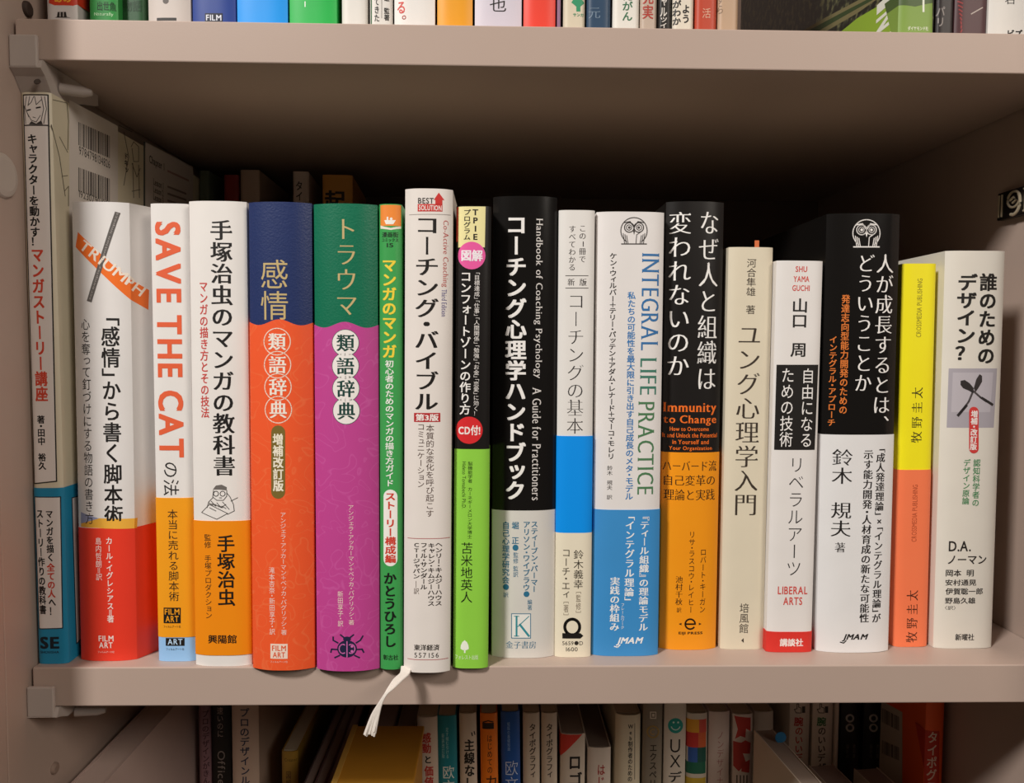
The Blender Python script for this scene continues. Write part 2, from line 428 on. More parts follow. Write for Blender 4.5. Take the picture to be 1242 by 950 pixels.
def clip(z, t, label, drop=1., hole=True):
    c = empty('shelf_clip', (XL, 0, z-t)); tag(c, label, 'shelf clip', 'plastic shelf clips')
    # front plate, jaw under the board, pin
    obj('front_plate', box_bm((.0002, -.0024, -.0036), (.0112, -.0004, .0092), .0005), PLA, c)
    pts = [(-.0004, -.0002), (-.0023, -.0037), (.001, -.0062), (.006, -.0125), (.017, -.0125), (.03, -.0085), (.044, -.0052), (.044, -.0002)]
    pts = [(a, b if b > -.004 else -.004+(b+.004)*drop) for a, b in pts]
    obj('jaw', prism_bm(pts, .0002, .0125, 'x'), PLA, c)
    obj('pin', tube_bm([(.0126, .012, -.0075), (.0215, .014, -.0082), (.0245, .0145, -.0083)], [.0024, .0022, .0012], 10), PLA, c, True)
    d = bmesh.new(); bmesh.ops.create_cone(d, cap_ends=True, segments=14, radius1=.0013, radius2=.0013, depth=.0005, matrix=Matrix.Translation((.0095, .0006, -.0084)) @ Matrix.Rotation(math.radians(62), 4, 'X'))
    if hole: obj('screw_hole', d, mat('#4a403a', .7), c)
clip(HU+TU, TU, 'grey plastic shelf clip holding the left end of the upper shelf')
clip(0, TL_, 'beige plastic shelf clip on the left end of the middle shelf', .35, False)
# black number plate on the right panel
Xp = XR-.0032
q0 = hit(1210, 235, (Xp, 0, 0), (1, 0, 0)); q1 = hit(1210, 268, (Xp, 0, 0), (1, 0, 0))
yb, zt, zb = q0.y, q0.z, q1.z; ya = yb-.047
pl = empty('magnet_plate', (XR, (ya+yb)/2, zb)); tag(pl, 'small black plate with raised silver figures fixed on the right side panel', 'plate')
def pp(name, bm, m, sm=False):
    bmesh.ops.translate(bm, verts=bm.verts[:], vec=-Vector(pl.location)); return obj(name, bm, m, pl, sm)
pp('plate', box_bm((Xp, ya, zb), (XR-.0001, yb, zt), .0005), mat('#191413', .3, .1, 200))
SIL = mat('#d2c3a8', .28, .1, 300, metal=.35, spec=.8)
h = zt-zb
def bar(pts, r=.0005): return tube_bm([(Xp-.0002, yb-a*h, zb+b*h) for a, b in pts], r, 8)
pp('raised_figure', join_bm([bar([(.13, .1), (.13, .9)]), bar([(.3, .1), (.3, .9)])]), SIL, True)
c9 = [(.95+.33*math.cos(math.radians(t)), .62+.28*math.sin(math.radians(t))) for t in range(-200, 161, 20)]
tail = [(.95+.36*math.cos(math.radians(t)), .5+.42*math.sin(math.radians(t))) for t in range(40, -125, -15)]
pp('raised_figure', join_bm([bar(c9, .0006), bar(tail, .0008), bar([(.75, .62), (.95, .7), (1.1, .58), (.9, .5)], .0006)]), SIL, True)
pp('raised_figure', join_bm([bar([(1.62, .1), (1.62, .9)], .0009), bar([(1.5, .12), (1.8, .12)], .0006), bar([(1.5, .88), (1.8, .88)], .0006)]), SIL, True)

# ================================================================== MIDDLE ROW
G = 'books standing on the middle shelf'
def mid(label, T, B, **kw): return Book('book', label, T, B, group=G, **kw)
# 1 tall drawing course
b = mid('tall thin cream book leaning at the far left, teal base, barcodes on its side', (25.5, 63, 112), (46, 86, 805.5), cover='#d8ceb6', bulge=.0012, depth=.17, gap=.001)
b.band(592, None, '#1f86ae')
b.poly(PR, [(28, 116), (57, 116), (68, 583), (41, 586)], '#e6ddd8', 0)
b.stroke(PR, [(27.5, 115), (57.5, 115), (68.5, 584), (40.5, 587)], 1.5, '#221d1c', 1, closed=True)
b.stroke(PR, [(28.5, 152), (58, 152)], 1.6, '#221d1c', 1)
for p in ([(32, 117), (30, 130), (35, 142)], [(36, 117), (34, 128), (38, 124), (41, 117)], [(42, 117), (44, 127), (50, 121)], [(50, 117), (53, 132), (50, 146)],
          [(54, 117), (56, 132), (53, 150)], [(33, 137), (38, 146), (44, 148), (49, 140)], [(29, 128), (31, 150)], [(40, 142), (43, 143)]): b.stroke(EM, p, .9, '#4a4341', 1)
b.stroke(EM, [(44, 131), (49, 130)], 1.8, '#2c2625', 1); b.stroke(EM, [(33, 134), (37, 133)], 1.8, '#2c2625', 1)
b.poly(EM, [(38, 147), (44, 150), (50, 146), (52, 151), (35, 151)], '#3c3534', 1)
b.vt(SU, 'キャラクターを動かす！', 41, 163, 298, 12.5, K, 'h')
b.vt(TI, 'マンガストーリー講座', 48, 303, 487, 15.5, '#d2442c', 'h')
b.vt(AU, '著・田中　裕久', 50.5, 504, 570, 9.5, K, 'h')
b.poly(PR, [(41.5, 603), (73, 603), (76, 762), (47, 763)], '#e0d8d4', 1); b.stroke(PR, [(41.5, 603), (73, 603), (76, 762), (47, 763)], 1.2, '#1d2b36', 2, closed=True)
b.vt('band_lettering', 'マンガを描く', 61, 620, 681, 9, K, 'h', 3); b.vt('band_lettering', '全ての人', 62.5, 683, 725, 9.5, '#c9402c', 'h', 3); b.vt('band_lettering', 'へ！', 64, 727, 746, 9, K, 'h', 3)
b.vt('band_lettering', 'ストーリー作りの教科書', 50.5, 619, 745, 9, K, 'h', 3)
b.ht(PU, 'SE', 48.5, 772.5, 71.5, 787, '#10202a', 'h', 2); b.ht(PU, 'SE', 49, 772.2, 72.3, 786.7, '#10202a', 'h', 3); b.ht(PU, 'SHOEISHA', 49, 789.5, 72, 792.5, '#14242e', 'b', 2)
b.poly(PR, [(86.5, 604), (99, 601), (100.5, 772), (92, 781)], '#dccfcd', 1, 'right'); b.stroke(PR, [(99, 601), (86.5, 604), (92, 781), (100.5, 772)], 1.1, '#1d2b36', 2, 'right')
# its side: two barcodes, drawing lines, chapter list
f = 'right'
def code(bk, part, x0, x1, yt, yb_, slope0, slope1, face, n=34, col='#2a2422', num=None):
    rr = random.Random(x0)
    x = 0
    while x < 1:
        wd = rr.choice([.012, .02, .03, .045]); a, c = x0+(x1-x0)*x, x0+(x1-x0)*min(x+wd, 1)
        bk.poly(part, [(a, yt+slope0*x), (a, yb_+slope1*x), (c, yb_+slope1*min(x+wd, 1)), (c, yt+slope0*min(x+wd, 1))], col, 1, face)
        x += wd + rr.choice([.014, .02, .03])
b.poly(PR, [(84, 121), (143, 153), (143, 300), (84, 300)], '#d9d0c9', 0, f)
code(b, 'barcode', 95, 133, 148, 176, 17, 16, f); code(b, 'barcode', 95, 133, 203, 232, 14, 13, f)
b.ht('barcode', '9784798134826', 96, 186, 133, 196, '#2a2422', 'g', 2, f); b.ht('barcode', '192307901800', 96, 238, 133, 246, '#2a2422', 'g', 2, f)
b.poly(PR, [(174, 172), (176, 172), (176, 300), (174, 300)], '#454b4c', 1, f)
b.poly(PR, [(176.5, 172.5), (234, 202.5), (234, 300), (176.5, 300)], '#d4cac4', 0, f)
b.ht(SU, 'Chapter 1', 181, 193, 199, 205, '#2a2422', 'b', 2, f)
for k in range(3):
    b.ht(SU, 'Lesson %d' % (k+1), 186, 219+9*k, 198, 227+9*k, '#2a2422', 'b', 2, f)
    b.poly(SU, [(203, 225+8.5*k), (203, 227.5+8.5*k), (226, 236.5+7.5*k), (226, 234+7.5*k)], '#8a7d78', 1, f)
b.poly(SU, [(203, 206), (203, 208.5), (229, 220.5), (229, 218)], '#a98a85', 1, f)
for p in ([(64, 121), (81, 125), (83, 146), (82, 182)], [(62, 151), (72, 190), (79, 238)], [(72, 166), (82, 185)], [(75, 214), (82, 213)], [(78, 232), (83, 226), (83, 250)],
          [(150, 160), (156, 190), (150, 225)], [(159, 178), (162, 172), (168, 178), (168, 196), (162, 196), (160, 180)], [(160, 198), (166, 215), (170, 204)], [(160, 232), (170, 230)],
          [(161, 198), (162, 240)], [(168, 200), (169, 240)], [(144, 152), (160, 160)]): b.stroke(EM, p, .8, '#5b5347', 1, f)
b.vt(EM, 'ドキッ', 153, 186, 209, 5, '#2a2422', 'h', 2, f)
b.done()
# 2 TRIUMPH
b = mid('white paperback with a slanting orange banner and grey rod above its red lower band', (88, 156, 245), (97.5, 168, 802), bulge=.0022, p=3, fr=.0058, cover='#dedad8', depth=.128)
b.band(641, None, '#e23a26')
b.rect(PR, 96, 628, 167, 640, '#e3a93c', 0); b.poly(PR, [(96, 622), (120, 629), (96, 636)], '#8f95b5', 1)
b.poly(PR, [(93, 281), (89.5, 299), (180, 376), (181, 352)], '#ee6f1f', 0)
b.dt(TI, 'TRIUMPH', (94, 300), (170, 360), 13, '#f6e3d4', 'b')
b.poly(EM, [(139, 256.5), (145, 258), (111, 367), (105, 365)], '#5d5855', 2)
b.dt(EM, 'screenplay emotion impact', (109.5, 364), (143, 258), 2.6, '#a8a19d', 'g', 3)
b.vt(TI, '「感情」から書く脚本術', 135.5, 386, 637, 22.5, K, 'b'); b.vt(SU, '心を奪って釘づけにする物語の書き方', 105.5, 387, 636, 12, '#2a2624', 'g')
b.vt(AU, 'カール・イグレシアス＝著', 133.5, 652, 755, 8.5, '#f3ded8', 'b'); b.vt(AU, '島内哲朗＝訳', 120, 652, 704, 8, '#f3ded8', 'g')
b.ht(PU, 'FILM', 120, 771, 138, 778, '#f3ded8', 'b'); b.ht(PU, 'ART', 120.5, 779, 137, 786, '#f3ded8', 'b'); b.ht(PU, 'フィルムアート社', 119, 789.5, 139, 792, '#f3ded8', 'g')
b.done()
# 3 SAVE THE CAT
b = mid('white spine with large orange Latin capitals turned sideways, yellow-orange band', (182, 229.5, 247), (193, 238, 802.5), bulge=.0012, p=4, depth=.128, cover='#e2dedb')
b.band(771, None, '#93c0ee', 'printed_panel', off=.00008); b.band(604, 773, '#f59d1b')
b.ht(TI, 'SAVE THE CAT', 190, 269, 221, 555, '#e0603a', 'h', rot=1, track=.05)
b.ht(TI, 'の法', 198, 561, 217, 601, K, 'g', rot=1); b.vt(SU, '本当に売れる脚本術', 210.5, 618, 729, 13, '#2b2016', 'g')
b.rect(PU, 198.5, 737, 219.5, 756, '#1b1713', 1); b.ht(PU, 'FILM', 200, 738.5, 218, 745.5, '#efa01f', 'b', 3); b.ht(PU, 'ART', 201, 747, 217, 754.5, '#efa01f', 'b', 3)
b.ht(PU, 'フィルムアート社', 198.5, 758.5, 219.5, 761.5, K, 'g')
b.rect(PU, 201, 774, 224, 783.5, '#1b1713', 1); b.ht(PU, 'ART', 203.5, 775, 221.5, 782, '#b8d5f0', 'b', 3); b.ht(PU, 'フィルムアート社', 201.5, 786, 223.5, 789, K, 'g')
b.done()
# 4 cartoon textbook
b = mid('white spine with bold black characters and a line drawing of a man in a beret', (229.5, 299, 244), (237, 306.5, 808.5), bulge=.002, p=3.2, depth=.128, cover='#e6e1dd')
b.band(632, 795, '#ff8c0e')
b.vt(TI, '手塚治虫のマンガの教科書', 270, 267, 577, 27, K, 'mb'); b.vt(SU, 'マンガの描き方とその技法', 247.5, 343, 507, 11, '#c9443f', 'b')
b.vt(AU, '手塚治虫', 274.5, 649, 735, 22, '#1d150d', 'b'); b.vt(AU, '監修　手塚プロダクション', 252.5, 648, 750, 9, '#3b2a14', 'g'); b.ht(PU, '興陽館', 252.5, 770, 287, 780.5, '#1d150d', 'b')
L = '#4b4643'
b.poly(EM, [(258, 594), (262, 589), (269, 588), (275, 591), (275, 595), (266, 594)], '#6d6763', 1)
b.ring(EM, 262, 599, 3, .9, '#2b2725'); b.ring(EM, 270, 599, 3, .9, '#2b2725')
for p in ([(259, 595), (258, 603), (263, 607), (271, 607), (275, 602), (275, 595)], [(275, 598), (279, 603), (283, 612), (284, 620)], [(258, 604), (253, 609), (251, 616)],
          [(244, 622), (254, 612), (276, 623), (263, 630), (244, 622)], [(254, 616), (262, 620)], [(263, 610), (268, 616), (274, 612)], [(284, 620), (276, 624)], [(266, 604), (269, 604)],
          [(280, 608), (288, 604)], [(256, 608), (262, 614)], [(270, 609), (278, 618)]): b.stroke(EM, p, .9, L, 1)
for k in range(5): b.stroke(EM, [(253+k*4, 610+k), (258+k*4, 613+k)], 1.1, '#6d6763', 1)
b.done()
# 5 / 6 thesaurus pair
def thesaurus(label, T, B, top, low, low2, title, tx, ty0, ty1, tw, tst, by, circ, names, gold, style):
    b = mid(label, T, B, bulge=.0032, p=2.4, depth=.125, hard=True, t=.0022, cm=mat(top, .42, .06, 500, .25, 1200))
    b.band(by, None, low, wave=lambda a: .0012*math.cos(a*2*math.pi/b.w*1.5), m=foil_mat(low, low2))
    b.vt(TI, title, tx, ty0, ty1, tw, gold, tst)
    for (cx, cy), ch in zip(circ, '類語辞典'):
        if style == 'ring': b.ring(EM, cx, cy, 16.2, 1.1, '#f2d9c8', layer=1)
        else: b.disc(EM, cx, cy, 16.6, '#1f5a4c', layer=0); b.disc(EM, cx, cy, 15.9, '#ece6e2', layer=1)
    if style == 'ring': pass
    for (cx, cy), ch in zip(circ, '類語辞典'): b.vt(SU, ch, cx, cy-10.3, cy+10.3, 22, '#f4e6da' if style == 'ring' else '#143f38', 'mb', 3)
    for (s_, x, y0, y1, w_) in names: b.vt(AU, s_, x, y0, y1, w_, '#f0d6cc', 'g')
    return b
b = thesaurus('navy-topped thick spine with a gold title over a vermilion body', (301, 379, 245), (307.5, 381.5, 813.5), '#223160', '#ee5a2c', '#ef6b3c', '感情', 332.5, 315, 388, 36, 'g', 391,
              [(336, 414.5), (336.5, 442.5), (337, 469.5), (337.5, 497)], [('アンジェラ・アッカーマン＋ベッカ・パグリッシ・著', 344, 622, 770, 7.5), ('滝本杏奈・新田享子・訳', 330, 688, 770, 7.5)], '#c4ad78', 'ring')
b.pill('badge', 337.5, 516, 605, 17, '#77652c', 1); b.vt(SU, '増補改訂版', 337.5, 526, 596, 13, '#efe6d2', 'h', 3)
b.rect(PU, 328, 781, 349, 799, '#f0d8c8', 1); b.ht(PU, 'FILM', 330, 783, 347, 789.5, '#e2562c', 'b', 3); b.ht(PU, 'ART', 331, 791, 346, 797.5, '#e2562c', 'b', 3); b.ht(PU, 'フィルムアート社', 328, 801.5, 349, 804, '#f0d8c8', 'g')
b.done()
b = thesaurus('green-topped thick spine over a magenta body with a black beetle', (380, 458.5, 247), (385, 460, 814.5), '#086c4e', '#be4490', '#c6549c', 'トラウマ', 420, 266, 382, 28, 'm', 394,
              [(419, 416), (419, 444), (419.5, 471.5), (420, 498.5)], [('アンジェラ・アッカーマン＋ベッカ・パグリッシ・著', 426, 613, 758, 7.2), ('新田享子・訳', 413, 717, 760, 7.2)], '#c4ad78', 'disc')
D = '#1d2140'
b.disc(EM, 421, 787, 12, D, 10.5, 1); b.disc(EM, 421, 775, 4.8, D, 3, 1)
for p in ([(410, 780), (404, 777), (404, 773)], [(409, 788), (402, 788), (401, 792)], [(412, 795), (406, 798)], [(432, 780), (437, 777), (440, 772)], [(433, 788), (439, 788), (441, 792)], [(430, 795), (436, 798)],
          [(417, 773), (413, 770)], [(425, 773), (429, 770)]): b.stroke(EM, p, 1.9, D, 1)
b.stroke(EM, b.arc(416, 787, 4.5, 5.5, 60, 300, 12), 1.3, '#cf6bb0', 2); b.stroke(EM, b.arc(426, 787, 4.5, 5.5, -120, 120, 12), 1.3, '#cf6bb0', 2); b.stroke(EM, [(421, 778), (421, 797)], 1.2, '#cf6bb0', 2)
b.disc(EM, 427, 784, 1.6, '#cf6bb0', layer=2); b.disc(EM, 427, 790, 1.6, '#cf6bb0', layer=2)
b.done()
# 7 narrow green
b = mid('narrow green spine with an orange cap and yellow bubble title', (460, 487.5, 247.5), (461, 489, 812.5), bulge=.0018, p=3, depth=.148, cover='#3f9f52', rough=.38)
b.rect(PR, 461, 248.5, 486, 274, '#ee8a35', 0); b.poly(PR, [(461, 273), (466, 275), (474, 276.5), (486, 274), (486, 277), (474, 279), (461, 277)], '#e9e2d6', 1)
b.poly(EM, [(466, 267), (480, 267), (477, 272), (468, 272)], '#f3eee6', 1); b.rect(EM, 469, 263, 471, 267, '#f3eee6', 1); b.disc(EM, 474.5, 265.5, 1.6, '#f3eee6', layer=1)
b.ht(PU, '漫画街', 463, 281.5, 483, 288, '#16361d', 'b'); b.ht(PU, 'コミックス', 463, 289, 483, 293.3, '#16361d', 'b'); b.ht(PU, '15', 469, 295, 477, 300, '#16361d', 'b')
b.vt(TI, 'マンガのマンガ', 472, 316, 434, 18, '#f3d33f', 'h'); b.vt(SU, '初心者のためのマンガの描き方ガイド', 472.5, 437, 590, 11, '#f1f4ea', 'b')
b.pill('badge', 473.5, 594, 687, 17, '#f0ece6', 1); b.vt(SU, 'ストーリー構成編', 473.5, 598.5, 683, 13.5, '#d0402f', 'h', 3)
b.vt(AU, 'かとうひろし', 473, 695, 785, 16, '#141a12', 'h'); b.ht(PU, '彰古社', 464.5, 794.5, 483, 801, '#141a12', 'b')
b.done()
# 8 white bible with ribbon
b = mid('tall off-white hardback with a frayed white ribbon hanging over the shelf edge', (489.5, 551.5, 229), (491, 544.5, 816.5), bulge=.0026, p=3, depth=.145, cover='#e4dcd6', hard=True, t=.0018)
b.ht(PU, 'BEST', 507, 240, 526, 247, '#3a3230', 'b'); b.rect(PU, 506.5, 247.5, 536.5, 256.5, '#c9302c', 1); b.ht(PU, 'SOLUTION', 508, 249, 535.5, 255.3, '#f1e6e0', 'b', 3)
b.poly(PU, [(526, 242.5), (532.2, 233.5), (539, 242.5), (536.5, 242.5), (536.5, 248), (528, 248), (528, 242.5)], '#c9302c', 1)
b.stroke(PR, [(496, 260), (546, 260)], .7, '#9c918c', 1); b.stroke(PR, [(494, 653.5), (545, 653.5)], .9, '#b57474', 1); b.stroke(PR, [(494, 800.5), (543, 800.5)], .9, '#b57474', 1)
b.vt(TI, 'コーチング・バイブル', 517.5, 265, 497, 30, '#17120f', 'mb')
b.ht(SU, 'Co-Active Coaching', 535.5, 267, 543.5, 348, '#c05a55', 'm', rot=1); b.ht(SU, 'Third Edition', 535.5, 351, 541.5, 384, '#5a5490', 'm', rot=1)
b.rect('badge', 502, 501, 534, 512, '#b5262a', 1); b.ht('badge', '第3版', 504, 502.3, 532, 510.8, '#f2e7e2', 'h', 3)
b.vt(SU, '本質的な変化を呼び起こす', 521.5, 515, 627, 10.5, '#57433c', 'g'); b.vt(SU, 'コミュニケーション', 510.5, 515, 591, 9.5, '#57433c', 'g')
for t_, x, y1 in (('ヘンリー・キムジーハウス', 532, 735), ('キャレン・キムジーハウス', 523, 735), ('フィル・サンダール', 514, 715), ('CTIジャパン', 505, 702)): b.vt(AU, t_, x, 659, y1, 9, '#2a211d', 'b')
b.vt(AU, '―訳', 505, 705, 721, 7, '#6a5a52', 'g')
b.ht(PU, '東洋経済', 502, 782, 533, 789.3, '#2a211d', 'b'); b.ht(PU, '557156', 502.5, 792, 532, 798, '#2a211d', 'g', track=.12)
b.done()
rib = b
# ribbon: strands that leave under the book, twist together at the shelf edge and fan out
Yr = b.root.location.y - b.b
def R3(px, py, y): return hy(px, py, y)
strands = []
rr = random.Random(3)
for k in range(15):
    u = (k-7)/7
    pts = [hz(491.5+6*u, 812, .0012), ]
    ctr = [(491+5.0*u, 817, Yr-.0012, 0), (483+5*u, 824.5, Yr-.0050, 0), (474+3*u, 835, Yr-.0095, 0), (468+.9*u, 842, Yr-.0112, 0), (461.5+1.6*u, 853, Yr-.0120, 0), (455+4.2*u, 868, Yr-.0125, 0), (448.5+6.4*u+rr.uniform(-.5, .5), 888+rr.uniform(-2, 4)+2*abs(u), Yr-.0130+rr.uniform(-.0006, .0006), 0)]
    P = [R3(x, y, yy) for x, y, yy, _ in ctr]
    P = [Vector((P[0].x, P[0].y+.004, max(P[0].z, .0016)))] + P
    Q = []
    for i in range(len(P)-1):
        a, c, d, e = P[max(i-1, 0)], P[i], P[i+1], P[min(i+2, len(P)-1)]
        for j in range(3):
            t = j/3; Q.append(.5*((2*c)+(d-a)*t+(2*a-5*c+4*d-e)*t*t+(3*c-a-3*d+e)*t**3))
    Q.append(P[-1]); Q = [b.Mi @ q for q in Q]
    strands.append(tube_bm(Q, .00042, 6))
obj('ribbon_marker', join_bm(strands), mat('#ddd4cc', .7, .08, 900), b.root, True)
# 9 TPIE
b = mid('narrow black and lime green spine with pink and red discs and a pale yellow cap', (553.5, 596, 250), (549.5, 592, 811), bulge=.0016, p=4, depth=.128, cover='#1a1716', rough=.35)
b.band(545, None, '#90d048')
b.poly(PR, [(556, 250.5), (589, 250.5), (588, 300), (555.5, 300)], '#e9dfa2', 0); b.poly(PR, [(553.8, 251), (556, 250.5), (555.5, 293), (553.2, 293)], '#d2402a', 1)
b.vt(TI, 'TPIE', 576.5, 254, 291, 11, K, 'h'); b.vt(TI, 'プログラム', 566.5, 254, 291, 9, K, 'b')
b.disc(EM, 572, 310, 16.8, '#e6589f', layer=1); b.ht(EM, '図解', 559.5, 303, 585.5, 317, '#f6e8ee', 'h', 3)
b.vt(TI, 'コンフォートゾーンの作り方', 564.5, 331, 503, 14, '#f1ece8', 'b'); b.vt(SU, '「目標達成」「仕事」「人間関係」「勉強」「お金」「恋愛」に効く！', 578, 331, 504, 7, '#e8e2de', 'g')
b.disc(EM, 569, 522, 16.5, '#d5262b', layer=1); b.ht(EM, 'CD付!', 556, 516, 582.5, 528, '#f6e8e4', 'h', 3)
b.vt(AU, '脳機能学者　カーネギーメロン大学博士', 570, 560, 653, 6, '#2f4a17', 'g'); b.ht(AU, 'Hideto Tomabechi Ph.D.', 560.5, 560, 565, 617, '#2f4a17', 'g', rot=1)
b.vt(AU, '苫米地英人', 566, 658, 731, 15, '#16200c', 'g')
b.poly(PU, [(563.6, 776.5), (566.5, 779), (568.3, 783), (568.6, 787), (566, 788.5), (561.2, 788.5), (558.6, 787), (558.9, 783), (560.7, 779)], '#eef6e2', 1); b.rect(PU, 562.8, 787, 564.6, 792, '#eef6e2', 1); b.ht(PU, 'フォレスト出版', 552, 794.5, 580, 800, '#e3f2cd', 'g')
b.done()
# 10 Handbook
b = mid('thick glossy black hardback with white title and grey-white lower band', (597, 677, 238), (597, 671.5, 798.5), bulge=.0032, p=3, depth=.145, cover='#151312', rough=.22, hard=True, t=.002)
b.band(619.5, None, '#d3cfc9', rough=.35)
b.vt(TI, 'コーチング心理学ハンドブック', 625.5, 264, 606, 26, '#eeeae7', 'h')
b.ht(SU, 'Handbook of Coaching Psychology', 647.5, 265, 658, 459, '#d9d3cf', 'm', rot=1); b.ht(SU, 'A Guide for Practitioners', 645.5, 470, 656, 607, '#d9d3cf', 'm', rot=1)
TE = '#2b6d8d'
b.vt(AU, 'スティーブン・パーマー', 648, 633, 718, 9, TE, 'b'); b.vt(AU, 'アリソン・ワイブラウ●', 638.5, 633, 724, 9, TE, 'b'); b.vt(AU, '編著', 642.5, 727, 740, 6, TE, 'g')
b.vt(AU, '堀　正●', 625, 633, 668, 9, TE, 'b'); b.vt(AU, '監修 監訳', 625.5, 670, 700, 6.5, TE, 'g'); b.vt(AU, '自己心理学研究会●', 613.5, 633, 716, 9, TE, 'b'); b.vt(AU, '訳', 613.5, 719, 725, 6.5, TE, 'g')
b.rect(PU, 620.5, 744.5, 643.5, 774, '#e6e4e0', 0); b.stroke(PU, [(620.5, 744.5), (643.5, 744.5), (643.5, 774), (620.5, 774)], .9, TE, 1, closed=True)
b.stroke(PU, [(626.5, 747.5), (626.5, 771.5)], 2.2, '#2f8a97', 2); b.stroke(PU, [(641.5, 747.5), (628, 760)], 1.0, '#2f8a97', 2); b.stroke(PU, [(630.5, 757.5), (641.5, 771.5)], 2.6, '#2f8a97', 2)
for y in (747.5, 771.5): b.stroke(PU, [(623.5, y), (629.5, y)], .9, '#2f8a97', 2)
b.ht(PU, '金子書房', 613.5, 777.5, 650, 786.5, TE, 'm')
b.done()
# 11
b = mid('slim white spine with a bright blue block and cream base', (678.5, 721, 255), (672, 717, 797.5), bulge=.0014, p=4, depth=.128, cover='#e2deda')
b.band(529, 646.5, '#0090ff', 'printed_panel'); b.band(646.5, None, '#e6dcc6', 'paper_band')
b.vt(SU, 'この1冊で', 706.5, 274, 318, 9, '#3a3432', 'm'); b.vt(SU, 'すべてわかる', 694, 274, 328, 9, '#3a3432', 'm')
for y in (334.5, 349.5): b.stroke(PR, [(686, y), (713.5, y)], .8, '#3a3432', 1)
b.ht(SU, '新　版', 688.5, 338, 711.5, 346.5, '#3a3432', 'm'); b.vt(TI, 'コーチングの基本', 698, 359, 526, 22, '#242020', 'ml')
b.vt(AU, '鈴木義幸', 701.5, 667, 714, 12.5, '#3a332a', 'g'); b.vt(AU, '［監修］', 701.5, 718, 743, 6.5, '#8a7d6c', 'g'); b.vt(AU, 'コーチ・エィ', 686.5, 667, 725, 11, '#3a332a', 'g'); b.vt(AU, '［著］', 686.5, 730, 746, 6.5, '#8a7d6c', 'g')
b.stroke(PU, b.arc(694, 760.5, 9, 9.5), 3.6, '#14110f', 1, closed=True); b.poly(PU, [(682, 768), (704, 768), (707.5, 771.2), (704, 774.5), (682, 774.5)], '#14110f', 2)
b.ht(PU, '5659●D', 682, 777.5, 707, 782.5, '#2a2420', 'g'); b.ht(PU, '1600', 686.5, 785, 700.5, 790, '#2a2420', 'g')
b.done()
# 12 owl white
def owl(b, cx, cy, r, c):
    b.stroke(EM, b.arc(cx, cy, r, r, -235, 55, 30), r*.075, c, 1)
    for s_ in (-1, 1):
        ex = cx+s_*r*.36; ey = cy-r*.25
        b.ring(EM, ex, ey, r*.36, r*.08, c); b.ring(EM, ex+s_*r*.02, ey, r*.2, r*.06, c); b.disc(EM, ex, ey, r*.1, c, layer=2)
        b.stroke(EM, [(cx+s_*r*.03, cy-r*.3), (cx+s_*r*.3, cy-r*.7), (cx+s_*r*.75, cy-r*.62)], r*.08, c, 1)
        for k in range(3): b.stroke(EM, [(cx+s_*r*(.82-.13*k), cy+r*(.2+.08*k)), (cx+s_*r*(.72-.13*k), cy+r*.95)], r*.06, c, 1)
    b.poly(EM, [(cx-r*.1, cy-r*.05), (cx+r*.1, cy-r*.05), (cx, cy+r*.3)], c, 2)
    b.stroke(EM, [(cx-r*.95, cy+r), (cx+r*.95, cy+r)], r*.09, c, 1); b.stroke(EM, [(cx+r*.15, cy+r*.95), (cx+r*.2, cy+r*.3), (cx+r*.5, cy+r*.1)], r*.06, c, 1)
def jmam(b, x0, y0, x1, y1, c):
    b.ht(PU, 'JMAM', x0+2, y0, x1, y1, c, 'h', shear=.3)
    b.stroke(PU, [(x0+7, y1-1), (x0+4, y1+2), (x0, y1+1)], 1.3, c, 2)
b = mid('white spine with a black owl ring and blue-green sideways Latin title above a blue band', (722.5, 806.5, 257), (718, 797, 796), bulge=.0022, p=4, depth=.145, cover='#e2dddb')
b.band(618.5, None, '#3c8cca')
owl(b, 769, 280, 16, '#4b4644')
b.ht(TI, 'INTEGRAL', 778, 307, 799.5, 425, '#2f6ea8', 'm', rot=1); b.ht(TI, 'LIFE', 776.5, 434, 796.5, 479, '#3d7a68', 'm', rot=1); b.ht(TI, 'PRACTICE', 773.5, 487, 793.5, 600, '#4a7a52', 'm', rot=1)
b.vt(SU, '私たちの可能性を最大限に引き出す自己成長のメタ・モデル', 764.5, 354, 606, 10, '#2f78b8', 'b')
b.vt(AU, 'ケン・ウィルバー＋テリー・パッテン＋アダム・レナード＋マーコ・モレリ', 742.5, 307, 557, 9, '#2a2625', 'b'); b.vt(AU, '鈴木　規夫　訳', 739.5, 565, 606, 7, '#3a3534', 'g')
Wt = '#eef0f2'
b.vt(SU, '『ティール組織』の理論モデル', 781, 627, 765, 12, Wt, 'mb'); b.vt(SU, '「インテグラル理論」', 763.5, 627, 728, 12, Wt, 'mb'); b.vt(SU, '実践の枠組み', 745.5, 700, 765, 12, Wt, 'mb'); b.vt(SU, 'フレームワーク', 755, 732, 763, 4.5, Wt, 'g')
jmam(b, 745, 773, 780.5, 783, Wt)
b.done()
